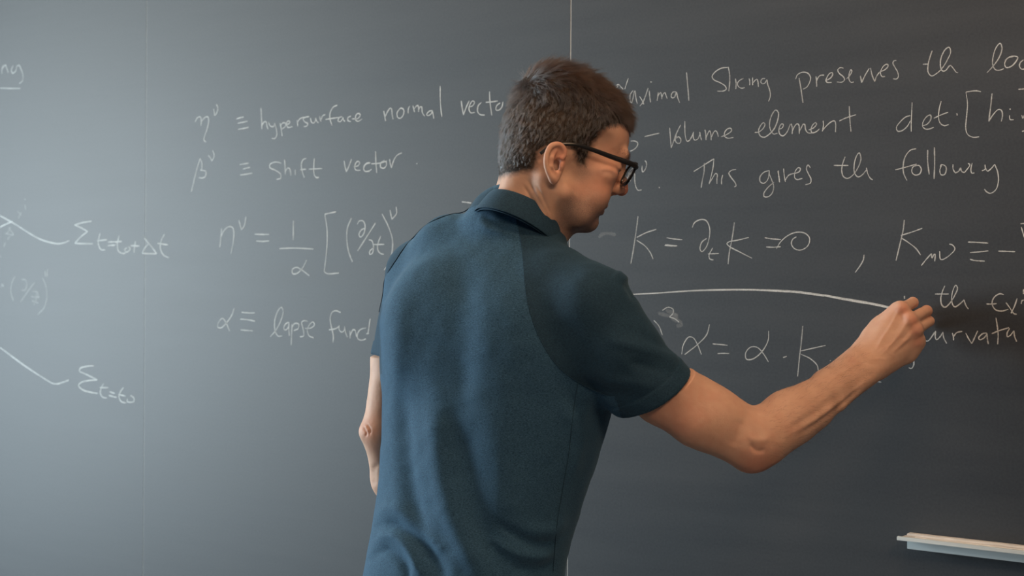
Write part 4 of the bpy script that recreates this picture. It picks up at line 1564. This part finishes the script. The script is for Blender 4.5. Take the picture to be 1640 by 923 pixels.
def lens_pt(u, v, sgn, o=0.0):
    """u outward across the lens, v up, o forward"""
    x = sgn * (0.0335 + u)
    wrap = -((0.0335 + u) ** 2) * 0.7
    y = LY + wrap + o + v * math.sin(PANTO)
    return h(x, y, LZ + v * math.cos(PANTO) - o * math.sin(PANTO))


for sgn in (1, -1):
    ring, n = [], 48
    for i in range(n):
        t = 2 * math.pi * i / n
        cu_, su_ = math.cos(t), math.sin(t)
        e = 2 / 2.9
        u = 0.0245 * math.copysign(abs(cu_) ** e, cu_)
        v = 0.0165 * math.copysign(abs(su_) ** e, su_)
        if v < 0:
            u *= 1 - 0.10 * (-v / .0165)
        ring.append((u, v))
    vs, fs = [], []
    for (u, v) in ring:                     # rectangular rim section
        r_ = math.hypot(u, v)
        for du, do in ((0, .0), (.0032, .0), (.0032, .0036), (0, .0036)):
            sc = (r_ + du) / r_
            vs.append(lens_pt(u * sc, v * sc, sgn, do))
    for i in range(n):
        for k in range(4):
            a, b = i * 4 + k, i * 4 + (k + 1) % 4
            c_, d_ = ((i + 1) % n) * 4 + (k + 1) % 4, ((i + 1) % n) * 4 + k
            fs.append((a, d_, c_, b) if sgn > 0 else (a, b, c_, d_))
    rim_o = mesh_obj('rim', c2w(np.array(vs)) - PO3, fs, M_fr, gl)
    bvm = rim_o.modifiers.new('b', 'BEVEL')
    bvm.width = .0006
    bvm.segments = 2
    vs = [lens_pt(u * s_, v * s_, sgn, .0018 + .0006 * (1 - s_)) for s_ in (1.01, .5) for u, v in ring] + [lens_pt(0, 0, sgn, .0026)]
    fs = []
    for i in range(n):
        j = (i + 1) % n
        fs += [(i, j, n + j, n + i), (n + i, n + j, 2 * n)]
    ls = mesh_obj('lens', c2w(np.array(vs)) - PO3, fs, M_lens, gl, True)
    sd = ls.modifiers.new('s', 'SOLIDIFY')
    sd.thickness = .0012
    # temple: hinge -> over the ear -> bend down behind it
    hp_ = lens_pt(0.0275, 0.0085, sgn, .002)
    hl_ = h_local(hp_)
    tp = [hl_, (sgn * .0715, hl_[1] - .008, hl_[2] + .0000), (sgn * .0745, .060, .0270), (sgn * .0775, .030, .0265), (sgn * .0800, .004, .0245),
          (sgn * .0790, -.014, .0190), (sgn * .0770, -.030, .0100), (sgn * .074, -.040, -.004)]
    path = catmull([h(*q) for q in tp], 7)
    nn = len(path)
    rr_ = np.interp(np.linspace(0, 1, nn), [0, .08, .25, .55, .8, 1], [.0038, .0041, .0037, .0029, .0024, .0024])
    vs, fs = tube_geo(path, rr_, 10, flat=(0.55, HM @ np.array([1.0, 0, 0])))
    mesh_obj('temple_arm', c2w(np.array(vs)) - PO3, fs, M_fr, gl, True)
br = catmull([lens_pt(-.0255, .004, 1, .002), h(.0055, .1075, LZ + .0085), h(-.0055, .1075, LZ + .0085), lens_pt(-.0255, .004, -1, .002)], 6)
vs, fs = tube_geo(br, .0024, 8)
mesh_obj('bridge', c2w(np.array(vs)) - PO3, fs, M_fr, gl, True)

# ================================================================ clothes
def plane_cut(c, n, R):
    """cut away what lies beyond a plane, near a point"""
    c, n = np.asarray(c), np.asarray(n)

    def fn(p):
        q = p - c
        s_ = q @ n
        r_ = np.sqrt(np.maximum((q * q).sum(1) - s_ * s_, 0))
        return np.maximum(-s_, np.maximum(r_ - R, s_ - .12)).astype(np.float32)
    return fn


shirt.add(plane_cut(HEM, AX, 0.085), HEM + AX * .05, 0.12, 's', 0.003)
shirt.add(plane_cut(HEML, AXL, 0.062), HEML + AXL * .05, 0.10, 's', 0.003)


def hollow(s, a, b, ra, rb):
    s.cone(a, b, ra, rb, 0.002, 's')


hollow(shirt, lerp(HEM, MID, .12), HEM + AX * 0.03, 0.0400, 0.0470)
hollow(shirt, lerp(HEML, S_L, .2), HEML + AXL * 0.03, 0.0390, 0.0430)

FOLDS = [  # polyline in the photograph, half-width (px), height (m): + ridge, - hollow
    ([(644, 590), (645, 660), (650, 740), (664, 820), (688, 885), (712, 950)], 15, -0.0080),
    ([(690, 600), (702, 700), (712, 790), (740, 860), (775, 920)], 22, 0.0085),
    ([(725, 650), (742, 740), (765, 830), (800, 900)], 24, -0.0080),
    ([(800, 640), (806, 740), (822, 830)], 26, 0.0035),
    ([(640, 470), (636, 560), (634, 650), (640, 740)], 18, 0.0040),
    ([(745, 400), (742, 480), (738, 560), (736, 640)], 26, -0.0060),
    ([(596, 845), (625, 838), (655, 856), (690, 900)], 8, -0.0055),
    ([(600, 862), (628, 856), (655, 880), (672, 915)], 8, 0.0055),
    ([(590, 893), (618, 880), (645, 900), (655, 930)], 8, -0.0050),
    ([(604, 815), (632, 812), (664, 838), (700, 878)], 10, 0.0045),
    ([(900, 868), (868, 872), (835, 862), (800, 842)], 9, -0.0050),
    ([(898, 886), (864, 892), (826, 886), (790, 868)], 9, 0.0050),
    ([(896, 905), (862, 912), (830, 910)], 9, -0.0045),
    ([(915, 830), (885, 850), (850, 850)], 12, 0.0040),
    ([(770, 347), (790, 356), (818, 362)], 6, -0.0030),
    ([(762, 356), (790, 368), (830, 374)], 8, 0.0030),
    ([(1096, 588), (1062, 570), (1020, 556), (985, 548)], 9, 0.00270),
    ([(1092, 606), (1055, 592), (1015, 582)], 9, -0.00270),
    ([(1084, 566), (1050, 548), (1012, 530)], 9, -0.00240),
    ([(1060, 622), (1030, 615), (990, 612), (955, 600)], 10, 0.00240),
    ([(1038, 640), (1000, 634), (960, 628), (930, 612)], 9, -0.00240),
    ([(1000, 448), (1010, 462), (1018, 478)], 7, -0.0050),
    ([(985, 436), (996, 444), (1004, 452)], 7, 0.0040),
    ([(925, 600), (950, 640), (962, 690)], 14, -0.0050),
    ([(905, 640), (925, 700), (920, 760)], 16, 0.0045),
]


def fold_disp(p):
    q = to_px(p)
    vis = np.clip(0.5 - ((p[:, 0] - np.interp(p[:, 2], tz, tcx)) * BF[0] + (p[:, 1] - np.interp(p[:, 2], tz, tcy)) * BF[1]) / .04, 0, 1)
    vis = np.where(q[:, 0] > 960, np.clip((2.03 - p[:, 1]) / .03, 0, 1), vis)
    out = np.zeros(len(p))
    for pl, wd, am in FOLDS:
        pl = np.array(pl, float)
        lo, hi = pl.min(0) - 3 * wd, pl.max(0) + 3 * wd
        b = (q[:, 0] > lo[0]) & (q[:, 0] < hi[0]) & (q[:, 1] > lo[1]) & (q[:, 1] < hi[1])
        if b.any():
            c = catmull(pl, 3)
            d = seg_dist(q[b], c)
            # fade towards both ends
            L = np.linalg.norm(pl[-1] - pl[0])
            t = np.clip(((q[b] - pl[0]) @ (pl[-1] - pl[0])) / (L * L), 0, 1)
            fade = np.clip(np.minimum(t, 1.15 - t) * 4, 0.0, 1)
            out[b] -= am * np.exp(-(d / wd) ** 2) * fade
    out *= vis
    out -= 0.0010 * vnoise(p, 22, 31) + 0.0005 * vnoise(p, 60, 32)
    # double thickness of the sleeve hems
    return out


ts = time.time()
sv, sf = shirt.mesh(SHIRT_H, (-0.32, 1.78, -0.66), (0.34, 2.42, 0.20))
sv = relax(sv, sf, 2)
sn = vnormals(sv, sf)
sv = sv - sn * fold_disp(sv)[:, None]
# hem bands: a fraction thicker near the sleeve ends
for hc0, ax0, R0 in ((HEM, AX, .075), (HEML, AXL, .062)):
    q = sv - hc0
    s_ = q @ ax0
    r_ = np.linalg.norm(q - s_[:, None] * ax0, axis=1)
    rad_ = (q - s_[:, None] * ax0) / (r_[:, None] + 1e-9)
    band = np.clip((s_ + .024) / .003, 0, 1) * (s_ < .006) * (r_ < R0) * np.clip((sn * rad_).sum(1) * 2 - .6, 0, 1)
    sv = sv + rad_ * (band * 0.0011)[:, None]
    gro = np.exp(-((s_ + .023) / .0018) ** 2) * (r_ < R0)
    sv = sv - sn * (gro * 0.0010)[:, None]
print('shirt', len(sv), round(time.time() - ts, 1))
sn = vnormals(sv, sf)

# raglan seams, read from the photograph and carried onto the cloth
spx = to_px(sv)
facing = sn[:, 1] < 0.15


def drape(poly, n=10):
    c = catmull([np.array(q, float) for q in poly], n)
    out = []
    idx = np.where(facing)[0]
    for q in c:
        d = ((spx[idx] - q) ** 2).sum(1)
        j = idx[np.argsort(d)[:6]]
        j = j[np.argmin(sv[j, 1])] if poly is not SEAM_L else j[0]
        p_ = P(q[0], q[1], sv[j, 1]) if ((spx[j] - q) ** 2).sum() < 30 and poly is not SEAM_L else sv[j] + sn[j] * .0003
        out.append(p_)
    out = np.array(out)
    for _ in range(8):
        out[1:-1] = (out[:-2] + out[1:-1] * 2 + out[2:]) / 4
    out[:, 1] -= 0.0002
    return out


SEAM_R = [(826, 352), (832, 372), (836, 400), (839, 432), (841, 458), (846, 490), (857, 525), (875, 562), (898, 592), (925, 612), (952, 626), (972, 634)]
SEAM_L = [(752, 334), (724, 343), (698, 352), (676, 366), (655, 388), (640, 408), (630, 424), (616, 446), (609, 472), (607, 500)]
SIDE = [(926, 612), (918, 660), (912, 720), (902, 780), (892, 840), (888, 890), (886, 915)]


def side_of(q, poly, sgn):
    """points on the sleeve side of a seam (seam extended at its ends)"""
    poly = np.array(poly, float)
    best = np.full(len(q), 1e18)
    s_ = np.zeros(len(q))
    for a, b in zip(poly[:-1], poly[1:]):
        ab = b - a
        t = np.clip(((q - a) @ ab) / (ab @ ab), 0, 1)
        d = ((q - a - t[:, None] * ab) ** 2).sum(1)
        cr = ab[0] * (q[:, 1] - a[1]) - ab[1] * (q[:, 0] - a[0])
        u = d < best
        best[u] = d[u]
        s_[u] = cr[u]
    return s_ * sgn > 0


seamR = catmull([np.array(q, float) for q in [(822, 300)] + SEAM_R + [(985, 640), (1000, 700)]], 4)
seamL = catmull([np.array(q, float) for q in [(790, 318)] + SEAM_L + [(609, 540), (612, 600)]], 4)
fc = sv[sf].mean(1)
fq = to_px(fc)
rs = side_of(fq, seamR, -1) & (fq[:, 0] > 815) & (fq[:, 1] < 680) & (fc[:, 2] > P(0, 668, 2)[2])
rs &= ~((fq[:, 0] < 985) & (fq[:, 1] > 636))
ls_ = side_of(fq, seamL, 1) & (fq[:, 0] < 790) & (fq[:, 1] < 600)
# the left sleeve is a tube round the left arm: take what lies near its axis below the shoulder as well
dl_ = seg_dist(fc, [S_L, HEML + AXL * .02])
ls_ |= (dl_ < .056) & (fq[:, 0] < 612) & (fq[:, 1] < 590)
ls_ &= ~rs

M_cloth = mat('heather_jersey', (0.03, 0.07, 0.11), 0.85, 0, 0.25)


def cloth_nodes(m, c1, c2):
    tc = nd(m, 'ShaderNodeTexCoord')
    mp = nd(m, 'ShaderNodeMapping')
    mp.inputs['Scale'].default_value = (0.45, 0.45, 1.3)
    lk(m, tc.outputs['Object'], mp.inputs[0])
    n = nd(m, 'ShaderNodeTexNoise')
    n.inputs['Scale'].default_value = 950
    n.inputs['Detail'].default_value = 3
    lk(m, mp.outputs[0], n.inputs['Vector'])
    mr = nd(m, 'ShaderNodeMapRange')
    lk(m, n.outputs[0], mr.inputs[0])
    mr.inputs[1].default_value, mr.inputs[2].default_value = 0.3, 0.7
    c = mixc(m, mr.outputs[0], c1, c2)
    lk(m, c, bsdf(m).inputs['Base Color'])
    b = nd(m, 'ShaderNodeBump')
    b.inputs['Strength'].default_value = 0.4
    b.inputs['Distance'].default_value = 0.0006
    lk(m, n.outputs[0], b.inputs['Height'])
    lk(m, b.outputs[0], bsdf(m).inputs['Normal'])
    bsdf(m).inputs['Sheen Weight'].default_value = 0.22
    bsdf(m).inputs['Sheen Roughness'].default_value = 0.5
    bsdf(m).inputs['Sheen Tint'].default_value = (0.35, 0.6, 0.8, 1)


cloth_nodes(M_cloth, SH_C1, SH_C2)
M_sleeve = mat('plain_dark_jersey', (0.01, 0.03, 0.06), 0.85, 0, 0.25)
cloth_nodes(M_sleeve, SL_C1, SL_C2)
M_thread = mat('seam_thread', (0.006, 0.016, 0.026), 0.95, 0, 0.1)
v_, f_, u_ = sub_mesh(sv, sf, ~(rs | ls_))
polo = put('polo_shirt', v_, f_, M_cloth)
polo['label'] = 'dark blue heathered polo shirt'
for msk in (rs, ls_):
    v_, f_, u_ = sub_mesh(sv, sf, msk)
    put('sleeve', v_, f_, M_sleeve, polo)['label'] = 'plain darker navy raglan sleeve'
for sm_ in (SEAM_R, SEAM_L, SIDE):
    pth = drape(sm_)
    vs, fs = tube_geo(pth, 0.0008 if sm_ is SEAM_L else 0.0005, 6)
    put_ = mesh_obj('seam', c2w(np.array(vs)) - PO3, fs, M_thread if sm_ is SEAM_L else M_sleeve, polo, True)

# collar: a folded band round the neck
CC = P(842, 341, 2.10)
tau = math.radians(33)
CR = BR * 0.975 + np.array([0, 0, -0.16])
CR /= np.linalg.norm(CR)
CF = BF * math.cos(tau) + np.array([0, 0, -math.sin(tau)])
CF -= CR * (CF @ CR)
CF /= np.linalg.norm(CF)
CU = np.cross(CR, CF)
# profile: inner stand up, over the fold, outer leaf down   (radius, height)
prof = [(0.0600, -0.036), (0.0575, -0.016), (0.0565, -0.003), (0.0575, 0.0008), (0.0597, 0.0010), (0.0615, -0.003), (0.0640, -0.014), (0.0665, -0.030), (0.0668, -0.0380),
        (0.0658, -0.0386), (0.0650, -0.032), (0.0635, -0.018), (0.0625, -0.026), (0.0640, -0.040)]
nC = 72
vs, fs = [], []
for i in range(nC):
    t = math.radians(-90) + math.radians(318) * (i / (nC - 1) - .5)
    wob = 0.0012 * math.sin(3 * t + 1)
    for r_, z_ in prof:
        sc = 0.93 if abs(math.cos(t)) > 2 else 1.0
        fr = 1.0 + 0.10 * max(0, math.sin(t))
        vs.append(CC + CR * math.cos(t) * (r_ * 1.0 + wob) + CF * math.sin(t) * (r_ * fr * 1.03 + wob) + CU * (z_ + 0.003 * math.sin(t)))
n = len(prof)
for i in range(nC - 1):
    for k in range(n - 1):
        a = i * n + k
        fs.append((a, a + 1, a + n + 1, a + n))
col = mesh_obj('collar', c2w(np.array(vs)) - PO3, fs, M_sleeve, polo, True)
sd = col.modifiers.new('s', 'SOLIDIFY')
sd.thickness = 0.0014
sb = col.modifiers.new('d', 'SUBSURF')
sb.levels = sb.render_levels = 1

# ---- trousers and shoes (below the frame), so that he stands on the floor
M_tr = mat('dark_trousers', (0.03, 0.03, 0.035), 0.8)
noise_color(M_tr, (0.022, 0.022, 0.027), (0.04, 0.04, 0.046), 300)
M_shoe = mat('brown_leather', (0.06, 0.03, 0.018), 0.4)
M_sole = mat('shoe_sole', (0.02, 0.02, 0.02), 0.7)
tr = Shape()
hipc = np.array([tcx[0], tcy[0], 0.92 - CAMZ])
fl_z = -CAMZ


def bp_(r, f, z):
    q = hipc + BR * r + BF * f
    return np.array([q[0], q[1], z - CAMZ])


tr.cone(bp_(-.075, 0, .96), bp_(.075, 0, .96), .092, .092, .03)
tr.cone(bp_(-.075, 0, 1.03), bp_(.075, 0, 1.03), .078, .078, .03)
for s_ in (-1, 1):
    tr.cone(bp_(.088 * s_, 0, .88), bp_(.10 * s_, .02, .50), .092, .064, .04)
    tr.cone(bp_(.10 * s_, .02, .50), bp_(.108 * s_, -.02, .07), .064, .054, .03)
tr.add(lambda p: (p[:, 2] - (.055 - CAMZ)), hipc, 2.0, 's', .004)
tr.pr[-1] = (lambda p: -(p[:, 2] - (.055 - CAMZ)), np.zeros(3, np.float32), 9.0, 'i', .004)
tv, tf = tr.mesh(0.010, (-0.45, 1.75, -1.46), (0.35, 2.45, -0.34))
tv = relax(tv, tf, 2)
put('trousers', tv, tf, M_tr)
for s_ in (-1, 1):
    sh = Shape()
    a, b = bp_(.108 * s_, -.045, .055), bp_(.122 * s_, .125, .040)
    sh.cone(a, b, .036, .030, .02)
    sh.cone(bp_(.110 * s_, -.01, .085), bp_(.118 * s_, .06, .055), .034, .028, .02)
    sh.cone(b, bp_(.125 * s_, .165, .034), .034, .026, .02)
    sh.pr.append((lambda p: -(p[:, 2] - (.018 - CAMZ)), np.zeros(3, np.float32), 9.0, 'i', .003))
    c0 = (a + b) / 2
    xv, xf = sh.mesh(0.005, c0 - .2, c0 + np.array([.2, .2, .12]))
    so = put('shoe', xv, xf, M_shoe)
    ring = []
    for i in range(28):
        t = 2 * math.pi * i / 28
        ring.append(bp_(.114 * s_ + .041 * math.cos(t) * (1 if math.sin(t) > 0 else .85), .062 + .145 * math.sin(t), 0))
    vs = [r_ + np.array([0, 0, 0.001]) for r_ in ring] + [r_ + np.array([0, 0, .022]) for r_ in ring]
    fs = [tuple(range(27, -1, -1)), tuple(range(28, 56))] + [(i, (i + 1) % 28, 28 + (i + 1) % 28, 28 + i) for i in range(28)]
    mesh_obj('sole', c2w(np.array(vs)) - PO3, fs, M_sole, so)

# ---- the stick of chalk in his fingers
M_chalk = mat('white_chalk', (0.78, 0.77, 0.73), 0.95, 0, 0.1)
noise_color(M_chalk, (0.70, 0.69, 0.66), (0.82, 0.81, 0.78), 400, bump=0.3, bscale=700)
ctip = on_board(1430, 493.5, 0.0008)
ctail = c2w(P(1452, 514, 2.178))
dirc = ctail - ctip
dirc /= np.linalg.norm(dirc)
ck = [ctip, ctip + dirc * .0025, ctip + dirc * .03, ctip + dirc * .046, ctip + dirc * .048]
vs, fs = tube_geo([np.zeros(3)] + [q - ctip for q in ck[1:]], [.0030, .0046, .0048, .0048, .0040], 16)
chk = mesh_obj('chalk_stick', vs, fs, M_chalk, None, True)
chk.location = Vector(ctip)
tag(chk, 'short white chalk stick held in the fingertips at the end of the long chalk line', 'chalk')
print('total script', round(time.time() - T0, 1))
